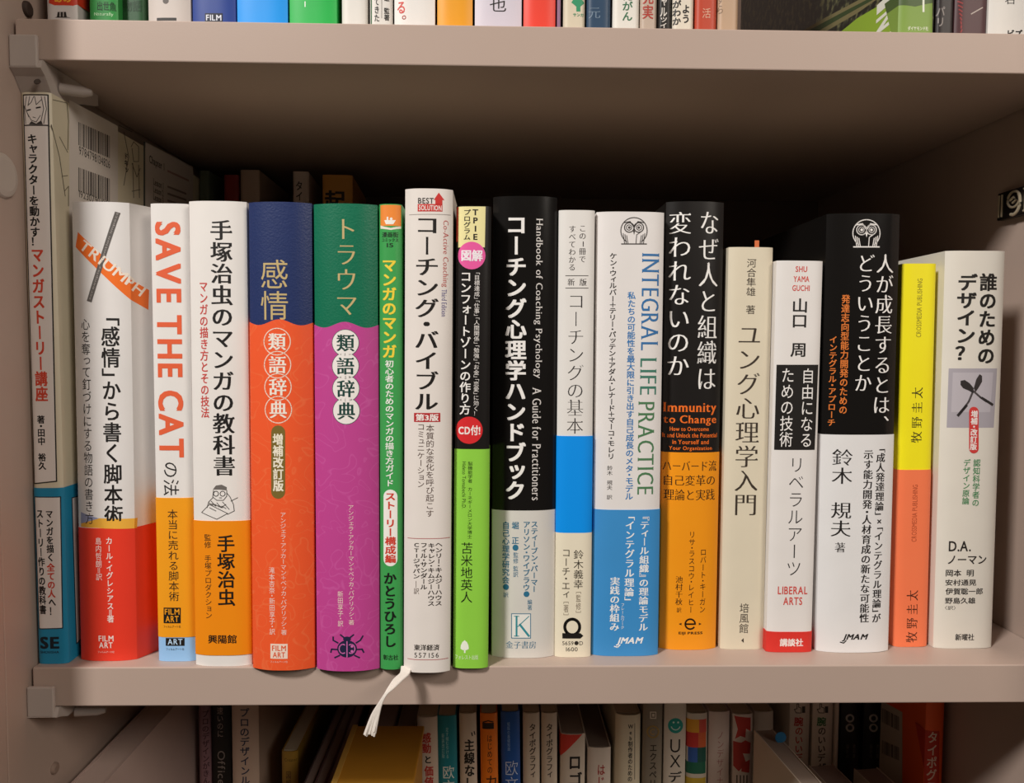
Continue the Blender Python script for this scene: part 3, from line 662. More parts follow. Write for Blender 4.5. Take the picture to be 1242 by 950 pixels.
# 13 Immunity
b = mid('black spine with white title columns above a plain orange band and orange Latin text', (807, 879, 244.5), (799.5, 867, 788.5), bulge=.0028, p=3, depth=.145, cover='#1b1817', rough=.35)
b.band(549, None, '#ff961a')
b.vt(TI, 'なぜ人と組織は', 859, 257, 472, 26, '#f0ece9', 'm'); b.vt(TI, '変われないのか', 824, 257, 455, 28, '#f0ece9', 'm')
OR = '#ee6f20'
for t_, x0, y0, x1, y1, st in (('Immunity', 806, 488.5, 870, 503.5, 'mb'), ('to Change', 806, 504, 870, 516.5, 'mb'), ('How to Overcome', 813, 518, 860, 523, 'b'), ('It and Unlock the Potential', 805, 525.5, 871, 531, 'b'), ('in Yourself and', 816, 533.5, 860, 539, 'b'), ('Your Organization', 812, 541.5, 864, 547.5, 'b')):
    b.ht(SU, t_, x0, y0, x1, y1, OR, st)
Bk = '#2b1808'
b.ht(SU, 'ハーバード流', 805, 559, 870, 571.5, Bk, 'm'); b.ht(SU, '自己変革の', 806, 576, 868, 589, Bk, 'm'); b.ht(SU, '理論と実践', 806, 593, 868, 607, Bk, 'm')
b.vt(AU, 'ロバート・キーガン', 852.5, 667, 743, 8, Bk, 'g'); b.vt(AU, 'リサ・ラスコウ・レイヒー', 838.5, 645, 743, 8, Bk, 'g'); b.vt(AU, '池村千秋', 823.5, 699, 734, 9, Bk, 'm'); b.vt(AU, '訳', 823.5, 737, 743, 6, Bk, 'g')
b.stroke(PU, b.arc(837, 757, 6, 6, 40, 360, 20) + [(831.5, 757)], 2, Bk, 1); b.stroke(PU, [(831, 757), (843, 757)], 1.6, Bk, 1)
for s_ in (-1, 1): b.poly(PU, [(837+s_*10.5, 755.5), (837+s_*14, 757), (837+s_*10.5, 758.5)], Bk, 1)
b.ht(PU, 'EIJI PRESS', 823, 766.3, 852, 770.3, Bk, 'h')
b.done()
# 14 Jung
b = mid('cream spine with brown-black title and a small orange marker on top', (882.5, 938.5, 300), (873.5, 925, 788), bulge=.0014, p=5, depth=.125, cover='#dacfb8', rough=.6)
Br = '#3b3128'
b.vt(AU, '河合隼雄　著', 911, 314, 381, 12, Br, 'g'); b.vt(TI, 'ユング心理学入門', 906.5, 398, 625, 30, Br, 'm'); b.vt(PU, '培風館', 902.5, 732, 768, 12, Br, 'g'); b.poly(PU, [(899, 777), (902, 774), (902, 780)], Br, 1)
zt_ = b.H; x0 = b.loc(927.5, 296)[0]; x1 = b.loc(933, 296)[0]
o = obj('page_marker', box_bm((x0, .012, zt_-.01), (x1, .0123, zt_+.0048)), mat('#c8683a', .6), b.root); o['label'] = 'orange paper page marker'
b.done()
# 15 Yamaguchi
b = mid('small white spine with a black title panel and red base strip', (941.5, 998, 316.5), (928.5, 984, 791.5), bulge=.0012, p=5, depth=.126, cover='#e3dedb')
b.band(766.5, None, '#d7332b')
Rd = '#d04a42'
b.ht(AU, 'SHU', 965, 323, 979, 330, Rd, 'b'); b.ht(AU, 'YAMA', 962.5, 335, 981.5, 342, Rd, 'b'); b.ht(AU, 'GUCHI', 961, 346, 982, 353, Rd, 'b')
b.vt(AU, '山口　周', 969.5, 362, 433, 20.5, K, 'b')
b.poly(PR, [(942.5, 442.5), (993.5, 442.5), (988.8, 546), (939.5, 546)], '#191614', 0)
b.vt(TI, '自由になる', 979, 447, 542, 16.5, '#eeeae7', 'g'); b.vt(TI, 'ための技術', 954.5, 447, 542, 16.5, '#eeeae7', 'g')
b.vt(TI, 'リベラルアーツ', 964.5, 556, 698, 20, '#242020', 'l'); b.ht(SU, 'LIBERAL', 943.5, 711.5, 979.5, 721, Rd, 'b'); b.ht(SU, 'ARTS', 950, 724.5, 973, 734, Rd, 'b')
b.ht(PU, '講談社', 945.5, 774.5, 974, 784, '#f2e2de', 'h')
b.done()
# 16 black owl
b = mid('broad glossy black spine with a white owl ring over a tall white band', (1004, 1090, 259), (988, 1078.5, 792), bulge=.0028, p=3.2, depth=.15, cover='#161413', rough=.2)
b.band(527.5, None, '#e2e0e0', rough=.35)
owl(b, 1051, 283, 16.5, '#e9e4e1')
Wt = '#efebe8'
b.vt(TI, '人が成長するとは、', 1072, 308, 511, 24, Wt, 'm'); b.vt(TI, 'どういうことか', 1048.5, 309, 474, 22, Wt, 'm')
b.vt(SU, '発達志向型能力開発のための', 1024.5, 357.5, 502, 10, '#e07a33', 'b'); b.vt(SU, 'インテグラル・アプローチ', 1011, 408, 517, 9, '#e07a33', 'b')
b.vt(AU, '鈴木　規夫', 1021, 545, 651, 25, '#1b1716', 'm'); b.vt(AU, '著', 1019, 658, 670, 13, '#2b2624', 'm')
b.vt(SU, '「成人発達理論」×「インテグラル理論」が', 1066, 545, 755, 12, '#231e1d', 'mb'); b.vt(SU, '示す能力開発・人材育成の新たな可能性', 1050.5, 546, 755, 12, '#231e1d', 'mb')
jmam(b, 1019, 769, 1053, 778, '#14110f')
b.done()
# 17 yellow
b = mid('narrow yellow and coral orange spine with sideways lettering and a blue marker', (1093, 1136, 320), (1083, 1123, 785), bulge=.0014, p=5, depth=.128, cover='#f8e21c', rough=.4)
b.band(570, None, '#f67a50', 'printed_panel')
b.ht(PU, 'CROSSMEDIA PUBLISHING', 1112, 338, 1118, 409, '#8f861c', 'g', rot=-1); b.ht(AU, '牧野圭太', 1105, 470, 1118.5, 537, '#3c380e', 'm', rot=-1, track=.25)
b.ht(PU, 'CROSSMEDIA PUBLISHING', 1106, 588, 1112, 657, '#b04d2c', 'g', rot=-1); b.ht(AU, '牧野圭太', 1098.5, 716, 1112.5, 779, '#4a2010', 'm', rot=-1, track=.25)
zt_ = b.H; x0 = b.loc(1092.5, 310)[0]; x1 = b.loc(1099.5, 310)[0]
o = obj('page_marker', box_bm((x0, .006, zt_-.01), (x1, .0063, zt_+.0082)), mat('#1b5c9c', .6), b.root); o['label'] = 'blue paper page marker'
b.done()
# 18 design
b = mid('thick white spine with bold black title and a small grey photo, last at the right', (1146, 1219, 304.5), (1131, 1202.5, 787), bulge=.0016, p=5, depth=.125, cover='#ded8cd', rough=.55)
b.vt(TI, '誰のための', 1197.5, 331.5, 441, 22, '#191614', 'h'); b.vt(TI, 'デザイン？', 1172, 332, 437, 24, '#191614', 'h')
b.poly(PR, [(1151.5, 447), (1210.5, 447), (1206, 519), (1149, 519)], '#a9a3ab', 0)
b.poly(PR, [(1156, 452), (1205, 452), (1201, 500), (1154, 500)], '#b9b3ba', 1)
T_ = '#2b2627'
b.poly(EM, [(1165, 462), (1170, 461), (1176, 465), (1181, 471), (1180, 477), (1175, 474), (1168, 471), (1165, 467)], T_, 3)
b.poly(EM, [(1181, 471), (1184, 460), (1188, 454), (1191, 456), (1191, 463), (1187, 470), (1183, 476)], '#332d2e', 4)
b.stroke(EM, [(1180, 475), (1175, 487), (1165, 501)], 2.4, '#4b4546', 3); b.stroke(EM, [(1172, 492), (1162, 504)], 3.4, T_, 3)
b.stroke(EM, [(1180, 474), (1189, 482), (1196, 487)], 2.4, '#4b4546', 3); b.stroke(EM, [(1191, 483), (1204, 491)], 3.2, T_, 3)
b.pill('badge', 1181, 493.5, 550, 11.5, '#cf3b38', 5); b.vt('badge', '増補・改訂版', 1181, 498, 546, 8.5, '#f4e6e2', 'h', 7)
Gn = '#4d8a5c'
b.vt(SU, '認知科学者の', 1184, 557, 614, 9, Gn, 'b'); b.vt(SU, 'デザイン原論', 1172, 557, 612, 9, Gn, 'b')
b.ht(AU, 'D.A.', 1151, 656.5, 1177.5, 669, '#221d1b', 'b'); b.ht(AU, 'ノーマン', 1150, 674, 1196.5, 684.5, '#221d1b', 'b')
for t_, x0, y0, x1, y1 in (('岡本　明', 1147.5, 691, 1181, 699.5), ('安村通晃', 1147, 703, 1184, 710.5), ('伊賀聡一郎', 1147, 713.5, 1192, 721.5), ('野島久雄', 1146.5, 725, 1183, 732.5), ('〈訳〉', 1146.5, 735, 1159, 740)): b.ht(AU, t_, x0, y0, x1, y1, '#2b2523', 'b' if y0 < 730 else 'g')
b.ht(PU, '新曜社', 1158.5, 769, 1181.5, 777, '#2b2523', 'b')
b.done()

# ================================================================== SECOND ROW behind, on a riser
rs = empty('riser', (-.05, .2, 0)); tag(rs, 'low beige riser step behind the middle row, carrying the rear books', 'riser')
obj('step_top', box_bm((-.145, -.045, .034), (.1, .06, .042), .0005), BEIGE, rs)
obj('step_leg', box_bm((-.143, -.043, 0), (-.137, .058, .0339)), BEIGE, rs); obj('step_leg', box_bm((.092, -.043, 0), (.098, .058, .0339)), BEIGE, rs)
G2 = 'books in the shaded rear row'
def rear(label, x0, x1, yt, cover, yaw=0, depth=.075, Y=.165, **kw):
    a = hy(x0, yt, Y); c = hy(x1, yt, Y)
    return Book('book', label, None, None, z0=.0422, world=((a.x+c.x)/2, Y, (c.x-a.x), a.z-.0422), cover=cover, depth=depth, yaw=yaw, group=G2, **kw)
rear('grey-green rear book barely seen behind the cream leaning book', 241, 253, 207, '#5d6654').done()
rear('dark red rear book between the grey-green one and the beige one', 271, 288.5, 212, '#8d2a2a', depth=.06).done()
b = rear('beige rear book with a turned side, above the navy-topped spine', 291, 314, 206, '#b79d8c', yaw=math.radians(1)); b.done()
b = rear('white rear book with two black characters, above the green-topped spine', 355, 374, 208, '#c9b3a8', yaw=math.radians(4)); b.vt(TI, 'タイトル', 363, 220, 268, 9, K, 'b'); b.done()
b = rear('ochre rear book with a bold black character, rightmost of the rear row', 391, 427, 212, '#c8893a', yaw=math.radians(3)); b.vt(TI, '起業', 406.5, 231, 284, 26, '#2a1a0c', 'h'); b.done()

# ================================================================== UPPER ROW (only the feet of the books show)
G3 = 'books standing on the upper shelf'
ZU = HU+TU
def upp(label, x0, x1, cover, Y=.011, H=.19, depth=.13, **kw):
    return Book('book', label, (x0, x1, 5), (x0, x1, 25), Y=Y, z0=ZU, H=H, depth=depth, cover=cover, group=G3, lean=0., **kw)
b = upp('white upper book with a red block, first from the left', 57.5, 95, '#d8d2d0', p=4)
b.poly(PR, [(58.5, -20), (94.5, -20), (94.5, 3), (88, 6.5), (66, 6.5), (58.5, 3)], '#d23c22', 1); b.ht(TI, 'あの', 66, -8, 86, 3, '#f0b03a', 'h', 3)
b.poly(PU, [(66, 21.5), (69, 20.5), (70, 14.5), (80, 14.5), (81, 20.5), (86, 21.5)], '#2b2523', 1); b.stroke(PU, [(73, 15), (73, 20)], 1, '#d8d2d0', 2); b.stroke(PU, [(77, 15), (77, 20)], 1, '#d8d2d0', 2); b.done()
upp('pale grey upper book set back beside the one with the red block', 96, 107, '#c4bbb4', Y=.02).done()
b = upp('mid green upper book with dark lettering at its foot', 109, 144, '#2f8a40', p=3); b.ht(TI, '出世魚', 118, 2, 140, 13, '#123f1c', 'b'); b.ht(SU, 'Naturally', 114, 15, 137, 20, '#bfe0b8', 'g'); b.done()
b = upp('dark green upper book beside the mid green one', 145, 178, '#1f4a27', Y=.016); b.ht(TI, '物語', 149, 0, 172, 14, '#163a1d', 'b'); b.done()
b = upp('greyish white upper book with a dot and a black bar at its foot', 180, 232, '#c3b9b3', p=3); b.disc(EM, 201, 1, 3.6, '#5b5450', layer=1); b.rect(PU, 190, 21.5, 214, 25, '#2b2624', 1); b.done()
b = upp('navy blue upper book with a small framed mark', 233.5, 286.5, '#26408c', p=3); b.rect(PU, 248.5, 16, 270, 32, '#15182c', 1); b.ht(PU, 'FILM', 250, 18, 268.5, 25, '#dfe2ee', 'b', 3); b.done()
upp('plain sky blue upper book', 287.5, 349.5, '#1a96f0', p=3).done()
b = upp('bright green upper book', 351, 409, '#27b04e', p=3); b.stroke(EM, [(370, 2), (370, 8)], 1.2, '#e8f4e6', 1); b.done()
upp('plain white upper book right of the bright green one', 414.5, 446, '#dcd8d2').done()
b = upp('narrow white upper book with columns of small black print', 448.5, 476.5, '#d8d4ce'); b.stroke(PR, [(450, -10), (450, 30)], 1.5, '#1c5a30', 1)
b.vt(AU, 'してきた', 457, -12, 26, 7, K, 'b'); b.vt(AU, '遠雄　監著', 469, -14, 25, 7, K, 'b'); b.stroke(PR, [(463, -10), (463, 22)], .7, '#77706a', 1); b.done()
b = upp('white upper book with red and green characters', 478, 528, '#e2deda', p=3); b.vt(TI, 'える', 486.5, -16, 16, 12, '#cf3d33', 'b'); b.ring(TI, 490, 21, 2, 1, '#cf3d33'); b.done()
upp('amber yellow upper book', 530, 573.5, '#e39a1e', p=3).done()
b = upp('lilac white upper book with one large black character', 575.5, 633, '#cdc6d2', p=3); b.ht(TI, '也', 594, -2, 614, 14, K, 'g'); b.done()
upp('bright red upper book', 634.5, 674, '#e2402f', p=3).done()
upp('slim purple upper book beside the bright red one', 675, 680.5, '#8a6a86').done()
b = upp('beige upper book with a green tree mark', 682.5, 709.5, '#cfc4ae'); b.poly(PU, [(693, 3), (697, -3), (704, -3), (709, 3), (704, 8), (704, 14), (699, 14), (699, 8)], '#2f8d63', 1); b.ht(PU, 'サンガ', 695, 16, 708, 20, '#2f8d63', 'b'); b.done()
b = upp('dark slate blue upper book with one dim character', 711, 740.5, '#27415c'); b.ht(TI, '元', 714, 9, 728, 22, '#6d8094', 'm'); b.done()
b = upp('white upper book with green characters', 742.5, 775, '#dcd8d0'); b.vt(TI, 'えがん', 761, -10, 25, 13, '#2f6b4a', 'b'); b.done()
b = upp('greyish beige upper book with a red character', 776, 796.5, '#b7a596'); b.vt(TI, '充実', 786, -12, 23, 14, '#a8382e', 'b'); b.done()
b = upp('narrow black upper book with white characters', 797.5, 814, '#1e1a18'); b.vt(TI, 'シャル', 805, -16, 20, 9, '#d8d2ca', 'b'); b.vt(TI, 'ツイ', 805, 21, 34, 9, '#d8d2ca', 'b'); b.done()
b = upp('cream upper book with bold black characters', 815, 841, '#d9d0c0'); b.vt(TI, 'よう', 832, 6, 28, 10, K, 'h'); b.vt(TI, 'がわか', 821, 0, 30, 10, K, 'h'); b.done()
b = upp('brick red upper book', 842.5, 869, '#b5432c'); b.vt(TI, '活', 857, 10, 22, 11, '#d8a58c', 'g'); b.done()
b = upp('tan upper book left of the golf picture book', 870, 895, '#b79a80'); b.vt(TI, 'すら', 874, -6, 16, 8, '#7d634e', 'g'); b.done()
# large landscape book showing its left cover
b = upp('large picture book whose side shows dark trees and a green lawn', 1088.5, 1133, '#2b3026', cm=mottled('#12160f', '#2c3224', '#6a6a48'), depth=.222, H=.23, gap=.0005)
f = 'left'
b.poly(PR, [(1012, 45), (1040, 22), (1088, -6), (1088, 45)], '#8fb03a', 0, f); b.poly(PR, [(960, 45), (1000, 22), (1068, -14), (1082, -14), (1040, 16), (990, 45)], '#7a7350', 1, f)
b.poly(PR, [(975, 40), (1020, 16), (1070, -10), (1073, -8), (1030, 16), (985, 42)], '#3a4a2c', 2, f)
for s_ in (('N', 1063, 14, 1087, 33), ('I', 1064, -4, 1087, 8), ('A', 1066, 38, 1087, 50)): b.ht(TI, s_[0], *s_[1:], '#e6e8dc', 'h', 3, f, rot=1)
b.rect(PR, 1089.5, -6, 1132, 45, '#7d9a46', 0); b.poly(PR, [(1089.5, -10), (1132, -10), (1132, 3), (1110, 8), (1089.5, 5)], '#4a5c34', 1); b.stroke(EM, [(1120, -4), (1120, 14)], 2.4, '#dfe3d2', 2)
b.ht(PU, 'ダイヤモンド社', 1101, 32, 1126, 37, '#e2e6d0', 'b'); b.done()
b = upp('black upper book with pale streaks, right of the lawn spine', 1134, 1156, '#241d1d', Y=.0125); b.vt(TI, 'パリ', 1141, 8, 32, 10, '#8c8480', 'b'); b.done()
b = upp('maroon upper book with red foil marks', 1157, 1196.5, '#4a2c30', Y=.012)
for k in range(9): b.stroke(EM, [(1162+k*.6, -4+k*5), (1168-k*.3, k*5-1)], 1.6, '#8f3a3a', 1)
b.stroke(TI, [(1178, 17), (1192, 9)], 1.3, '#b8aaa2', 1); b.done()
b = upp('white upper book with black print, last at the right', 1198, 1260, '#dcd8d2'); b.ht(TI, '石', 1219, -4, 1231, 5, K, 'g'); b.ht(SU, 'ビズ', 1222, 36, 1240, 46, K, 'h'); b.done()

# ================================================================== LOWER ROW, in the shade of the middle shelf
G4 = 'books standing on the lowest shelf'
def low(label, T, B, cover, Y=.12, depth=.13, **kw):
    kw.setdefault('p', 3); kw.setdefault('bulge', .0016)
    return Book('book', label, T, B, Y=Y, z0=FLOOR, depth=depth, cover=cover, group=G4, **kw)
LE = None
b = low('dusty purple spine beside the big mauve-grey book', (242, 256.5, 840), (242, 256.5, 945), '#8d6a70', lean=0.); b.vt(TI, 'プロのデザインがきんと', 249.5, 862, 960, 8, '#4a2f36', 'b'); b.done()
b = low('black spine with pale sideways lettering', (257.5, 281, 846), (257.5, 281, 945), '#17140f', lean=0.); b.vt(TI, '速いのに', 267, 858, 894, 8, '#a09088', 'g'); b.ht(TI, 'Office', 264, 911, 273, 952, '#8a7d76', 'g', rot=1); b.done()
b = low('broad beige spine with dark blue characters, left of the dark gap', (282, 315, 850), (282, 315, 945), '#cdb39f', lean=0.); b.vt(TI, 'プロのデザインルール', 297, 859, 975, 12, '#2a3550', 'b'); b.done()
b = low('small gold-topped spine deep in the dark gap', (342, 362, 912), (342, 362, 950), '#a88332', lean=0.); b.vt(TI, '図解　事典', 350, 936, 985, 7, '#5a3a22', 'g'); b.ht(SU, 'Creator', 345, 920, 360, 924, '#3a2a12', 'g'); b.done()
# thin dark magazines pushed further forward
for k, (xx, c, lb) in enumerate(((-.1065, '#4b3a3a', 'thin dark magazine nearest the small gold-topped spine'), (-.1000, '#6d4f4e', 'thin brownish magazine between two others in the dark gap'), (-.0935, '#5a3242', 'thin plum magazine beside the ochre slipcase'))):
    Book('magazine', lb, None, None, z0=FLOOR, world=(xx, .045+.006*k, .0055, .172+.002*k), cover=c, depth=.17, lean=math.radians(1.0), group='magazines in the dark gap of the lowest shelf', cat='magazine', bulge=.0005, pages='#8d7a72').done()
sc = empty('slipcase', (-.0665, .02, FLOOR)); tag(sc, 'ochre box file with a flat plain top, below the hanging ribbon', 'box')
obj('box_body', box_bm((-.0195, 0, 0), (.0195, .095, .181), .0008), mat('#b57f26', .5, .08, 60), sc)
obj('box_lid', box_bm((-.0205, -.001, .1812), (.0205, .096, .1845), .0006), mat('#bb842a', .5, .08, 60), sc)
obj('edge_strip', box_bm((-.0206, -.0011, .1846), (-.0176, .0961, .1852), .0002), mat('#c79a48', .5), sc)
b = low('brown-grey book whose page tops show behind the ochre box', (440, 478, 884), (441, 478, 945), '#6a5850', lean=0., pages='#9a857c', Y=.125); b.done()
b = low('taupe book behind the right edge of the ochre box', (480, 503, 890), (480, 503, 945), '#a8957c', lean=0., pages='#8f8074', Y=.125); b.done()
b = low('white spine with red and black characters, first of the straight run', (504.5, 530.5, 870.5), (507.5, 532, 948), '#d0bfae', lean=-math.radians(1.0)); b.vt(TI, '感動', 517.5, 889, 914, 11, '#b5352c', 'h'); b.vt(TI, 'と', 519, 917, 926, 10, K, 'h'); b.vt(TI, '価値を', 520.5, 929, 968, 11, '#b5352c', 'h'); b.done()
b = low('teal spine with white character', (527.5, 551.5, 869), (531.5, 555, 948), '#17808f', lean=-math.radians(1.0)); b.vt(SU, '足す組む引ける', 542.5, 883, 920, 3.5, '#9fd0d2', 'g'); b.vt(SU, '新装改訂版', 537.5, 890, 920, 3.5, '#9fd0d2', 'g'); b.vt(TI, '欧文', 544, 929, 962, 15, '#d5e0dc', 'g'); b.done()
b = low('off-white spine with heavy black characters, right of the teal one', (554, 575.5, 866), (558, 579, 948), '#cdbfae', lean=-math.radians(1.0)); b.vt(TI, '主線なし', 569.5, 897, 957, 13, K, 'h'); b.stroke(TI, [(572, 889), (573, 893)], 1.3, K, 2); b.stroke(TI, [(575, 888), (576, 892)], 1.3, K, 2); b.done()
b = low('orange spine with black characters', (579.5, 601, 866), (583, 604.5, 948), '#e87a1c', lean=-math.radians(1.0)); b.rect(PU, 585, 877, 599, 884.5, '#2b1a0a', 1); b.stroke(PU, [(586, 876.5), (592, 874.5), (598, 876)], 1.5, '#2b1a0a', 1); b.vt(TI, 'はじめての', 594, 892, 938, 7, '#2b1a0a', 'g'); b.vt(TI, '力', 596, 941, 955, 14, '#2b1a0a', 'b'); b.done()
b = low('royal blue spine with white characters', (604.5, 628, 864), (608, 631.5, 948), '#1f55a6', lean=-math.radians(1.0)); b.vt(SU, '組版の基礎知識', 617, 876, 911, 3.5, '#8fb4e0', 'g'); b.vt(TI, '欧文', 620.5, 923, 960, 17, '#cdd8e6', 'l'); b.done()
for k, (x0, x1, x2, x3, lb) in enumerate(((632.5, 653, 634, 655, 'white typography spine touching the royal blue one'), (655, 674.5, 656.5, 676, 'white typography spine touching the one with the red corner'))):
    b = low(lb, (x0, x1, 865.5), (x2, x3, 948), '#cdbfae', lean=-math.radians(.6)); b.vt(TI, 'タイポグラフィ', (646 if k == 0 else 666.5), 878, 943, 8.5, '#3a2c22', 'b'); b.done()
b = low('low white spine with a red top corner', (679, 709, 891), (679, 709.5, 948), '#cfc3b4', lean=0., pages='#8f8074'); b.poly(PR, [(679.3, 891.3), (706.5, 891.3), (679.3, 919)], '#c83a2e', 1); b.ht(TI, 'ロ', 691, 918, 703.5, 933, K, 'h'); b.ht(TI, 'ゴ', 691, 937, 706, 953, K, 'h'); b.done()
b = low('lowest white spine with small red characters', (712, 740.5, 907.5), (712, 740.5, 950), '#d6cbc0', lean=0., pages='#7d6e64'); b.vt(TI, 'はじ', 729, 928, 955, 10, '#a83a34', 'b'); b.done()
b = low('thick cream spine with tall thin black lettering', (745, 776, 868), (745, 776, 948), '#d6ccb4', lean=0., bulge=.003); b.vt(TI, 'Web制作者のための', 764.5, 879, 948, 6, K, 'b'); b.stroke(PR, [(770, 878), (770, 946)], .8, '#5b5044', 1); b.done()
b = low('grey-olive spine with a gold ring', (778.5, 802.5, 846), (778.5, 802.5, 945), '#857c6e', lean=0.); b.stroke(PU, [(789, 864), (795.5, 864), (795.5, 871.5), (789, 871.5)], 1.2, '#ddd5c5', 1, closed=True); b.rect(PU, 791, 866, 793.7, 869.5, '#ddd5c5', 1); b.ring(EM, 792, 888, 6.8, 2, '#b99a58'); b.stroke(EM, b.arc(792, 888, 3, 3, 60, 300, 10), 1.2, '#b99a58', 1); b.vt(TI, 'エクスペリエ', 792, 904, 965, 9.5, '#2a241c', 'b'); b.done()
b = low('white spine with a teal smiling disc', (804, 831, 846), (804, 831, 945), '#d6cdc0', lean=0.); b.disc(EM, 819.5, 880.5, 9.2, '#1f9d93', layer=1); b.stroke(EM, b.arc(819.5, 880, 5.5, 5.5, 20, 160, 10), 1.3, '#cfeae4', 2); b.disc(EM, 817, 876.5, 1.2, '#cfeae4', layer=2); b.disc(EM, 822.5, 876.5, 1.2, '#cfeae4', layer=2)
b.ht(TI, 'U', 813, 897, 825, 913, K, 'g'); b.ht(TI, 'X', 812.5, 916, 825.5, 931, K, 'g'); b.ht(TI, 'デ', 811, 936, 827, 949, K, 'b'); b.done()
b = low('spine printed in patchwork colour blocks', (833, 858, 866), (832, 857, 948), '#d8d0c2', bulge=.002)
for x0, y0, x1, y1, c in ((833.5, 873, 848, 889, '#e6a632'), (848, 873, 857.5, 889, '#d9584a'), (833.5, 889, 847, 907, '#cf3a34'), (847, 889, 857, 907, '#dd6a3c'), (835, 907, 846, 925, '#3560b0'), (846, 907, 857, 925, '#1d5a50'), (832.5, 925, 856.5, 939, '#1f6a52'), (832.5, 944, 856.5, 960, '#d3b53a')): b.rect(PR, x0, y0, x1, y1, c, 1)
b.done()
b = low('pinkish white spine with thin red characters', (859.5, 885, 864), (858.5, 884, 948), '#d6c6be'); b.vt(TI, 'ノンデザイナ', 873.5, 888, 952, 9, '#a85a58', 'l'); b.done()
b = low('white spine covered with red cut-out shapes', (888.5, 913, 867), (887.5, 912, 948), '#d8cabe')
for p in ([(891, 869), (911, 871), (911, 888), (905, 884), (904, 895), (898, 893), (892, 897), (895, 885)], [(890, 900), (899, 901), (904, 898), (911, 902), (910, 915), (901, 914), (905, 926), (896, 936), (890, 930)], [(900, 926), (910, 922), (909, 938), (899, 936)]): b.poly(EM, p, '#bb3a30', 1)
for k in range(4): b.stroke(SU, [(894+4*k, 941), (894+4*k, 950)], 1.5, '#4a403a', 1)
b.done()
b = low('pale blank spine behind the book with the blue tab', (914.5, 938, 864), (914, 937.5, 948), '#cfc4b6', Y=.135); b.done()
for x0, x1, lb, c in ((955.5, 980, 'white spine with a pointing hand and red characters', '#b5352f'), (983, 1008, 'white spine with a pointing hand and green and black characters', '#2f6b3a')):
    b = low(lb, (x0, x1, 846), (x0, x1, 945), '#d4c8ba', lean=0., Y=.135); m_ = (x0+x1)/2
    b.poly(EM, [(m_+5, 857), (m_+9, 857), (m_+9, 865), (m_+5, 865)], '#3a322c', 1); b.stroke(EM, [(m_-4, 861), (m_-2, 865), (m_+4, 865), (m_+4, 859), (m_+1, 858), (m_+1, 854), (m_-1, 854), (m_-1, 860), (m_-4, 861)], .9, '#3a322c', 1)
    b.vt(TI, '腕', m_+1, 870, 881, 11, c, 'h')
    b.vt(TI, 'のいいデ', m_+1, 883, 924, 10, c if c == '#b5352f' else '#3a322c', 'b'); b.vt(TI, 'ザイン', m_+1, 926, 958, 10, K, 'b'); b.done()
low('slim pale spine before the two black ones', (1009.5, 1015.5, 846), (1009.5, 1015.5, 945), '#cdbfb2', lean=0., Y=.135).done()
for x0, x1, lb in ((1017, 1041, 'black spine with two white rings, against the slim pale one'), (1045, 1070, 'black spine with two white rings, against the orange book with barcodes')):
    b = low(lb, (x0, x1, 846), (x0, x1, 945), '#15120f', lean=0., Y=.135); m_ = (x0+x1)/2+2
    b.ring(EM, m_, 871.5, 4, 2.2, '#d5cec4'); b.ring(EM, m_, 883, 4, 2.2, '#d5cec4'); b.vt(SU, '設計の', m_-3, 903, 920, 4, '#6a625a', 'g'); b.vt(SU, '教科書', m_+5, 903, 920, 4, '#6a625a', 'g'); b.done()
b = low('tall orange book with a barcode label on its side, far right', (1120, 1143, 840), (1120, 1142, 945), '#ee5c22', lean=0., Y=.085, depth=.16)
b.poly(PR, [(1062, 846), (1094.5, 864), (1094.5, 960), (1062, 960)], '#b9ab9c', 0, 'left')
code(b, 'barcode', 1070, 1091, 859, 876, 11, 11, 'left', col='#3a302a'); code(b, 'barcode', 1070, 1091, 898, 914, 9, 9, 'left', col='#3a302a')
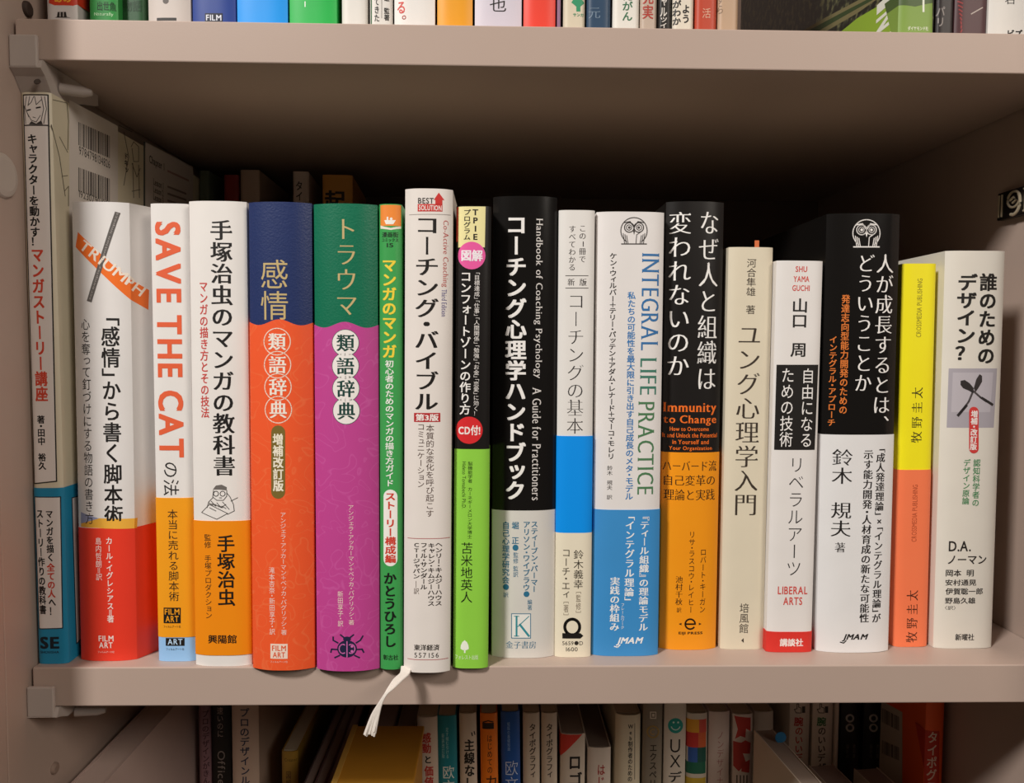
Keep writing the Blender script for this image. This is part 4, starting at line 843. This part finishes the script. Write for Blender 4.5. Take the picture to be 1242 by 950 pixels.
b.rect(PR, 1122.5, 887, 1139.5, 960, '#c23018', 0); b.vt(TI, 'タイポグラフィ', 1130, 888, 990, 12, '#e8cdbb', 'b', 3); b.done()
# front books on the lowest shelf
G5 = 'shorter books in front on the lowest shelf'
def front(label, x0, x1, yr, cover, yaw, depth, pages, xp=0, **kw):
    Yr_ = .112; z = hy((x0+x1)/2, yr, Yr_).z; a = hy(x0, yr, Yr_).x; c = hy(x1, yr, Yr_).x
    w = c-a; xm = (a+c)/2
    # rear end fixed at Yr_; front end swings to the right
    X0 = xm + math.sin(-yaw)*-depth*-1 if False else xm - math.sin(yaw)*-depth
    bk = Book('book', label, None, None, z0=FLOOR, world=(X0, Yr_-depth*math.cos(yaw), w, z-FLOOR), cover=cover, depth=depth, yaw=yaw, group=G5, pages=pages, **kw)
    return bk
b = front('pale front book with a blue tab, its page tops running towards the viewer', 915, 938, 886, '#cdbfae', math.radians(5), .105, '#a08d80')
bm = bmesh.new(); bmesh.ops.create_cone(bm, cap_ends=True, segments=24, radius1=.0032, radius2=.0032, depth=.0004, matrix=Matrix.Translation((.0035, .09, b.H+.0024)) @ Matrix.Rotation(math.radians(90), 4, 'X'))
o = obj('page_marker', bm, mat('#2274a8', .6), b.root); o['label'] = 'round blue page tab'; b.done()
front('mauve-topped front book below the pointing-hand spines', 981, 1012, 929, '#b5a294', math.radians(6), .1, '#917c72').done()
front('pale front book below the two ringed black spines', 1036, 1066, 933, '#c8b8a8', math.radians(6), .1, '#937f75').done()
# big mauve book at the left panel
b = Book('book', 'big mauve-grey book whose wide side faces the dark gap, against the left panel', None, None, z0=FLOOR, world=(-.1893, -.008, .0155, .2045), cover='#c6aea6', depth=.2, group=G5, pages='#d6beb4', t=.0012, hard=False); b.done()
b = Book('book', 'thin slate-grey booklet squeezed between left panel and mauve book', None, None, z0=FLOOR, world=(-.1995, -.004, .0026, .2), cover='#8d8a86', depth=.19, group=G5, pages='#97908a', bulge=.0004, t=.0004); b.done()
bpy.data.objects.remove(FO);
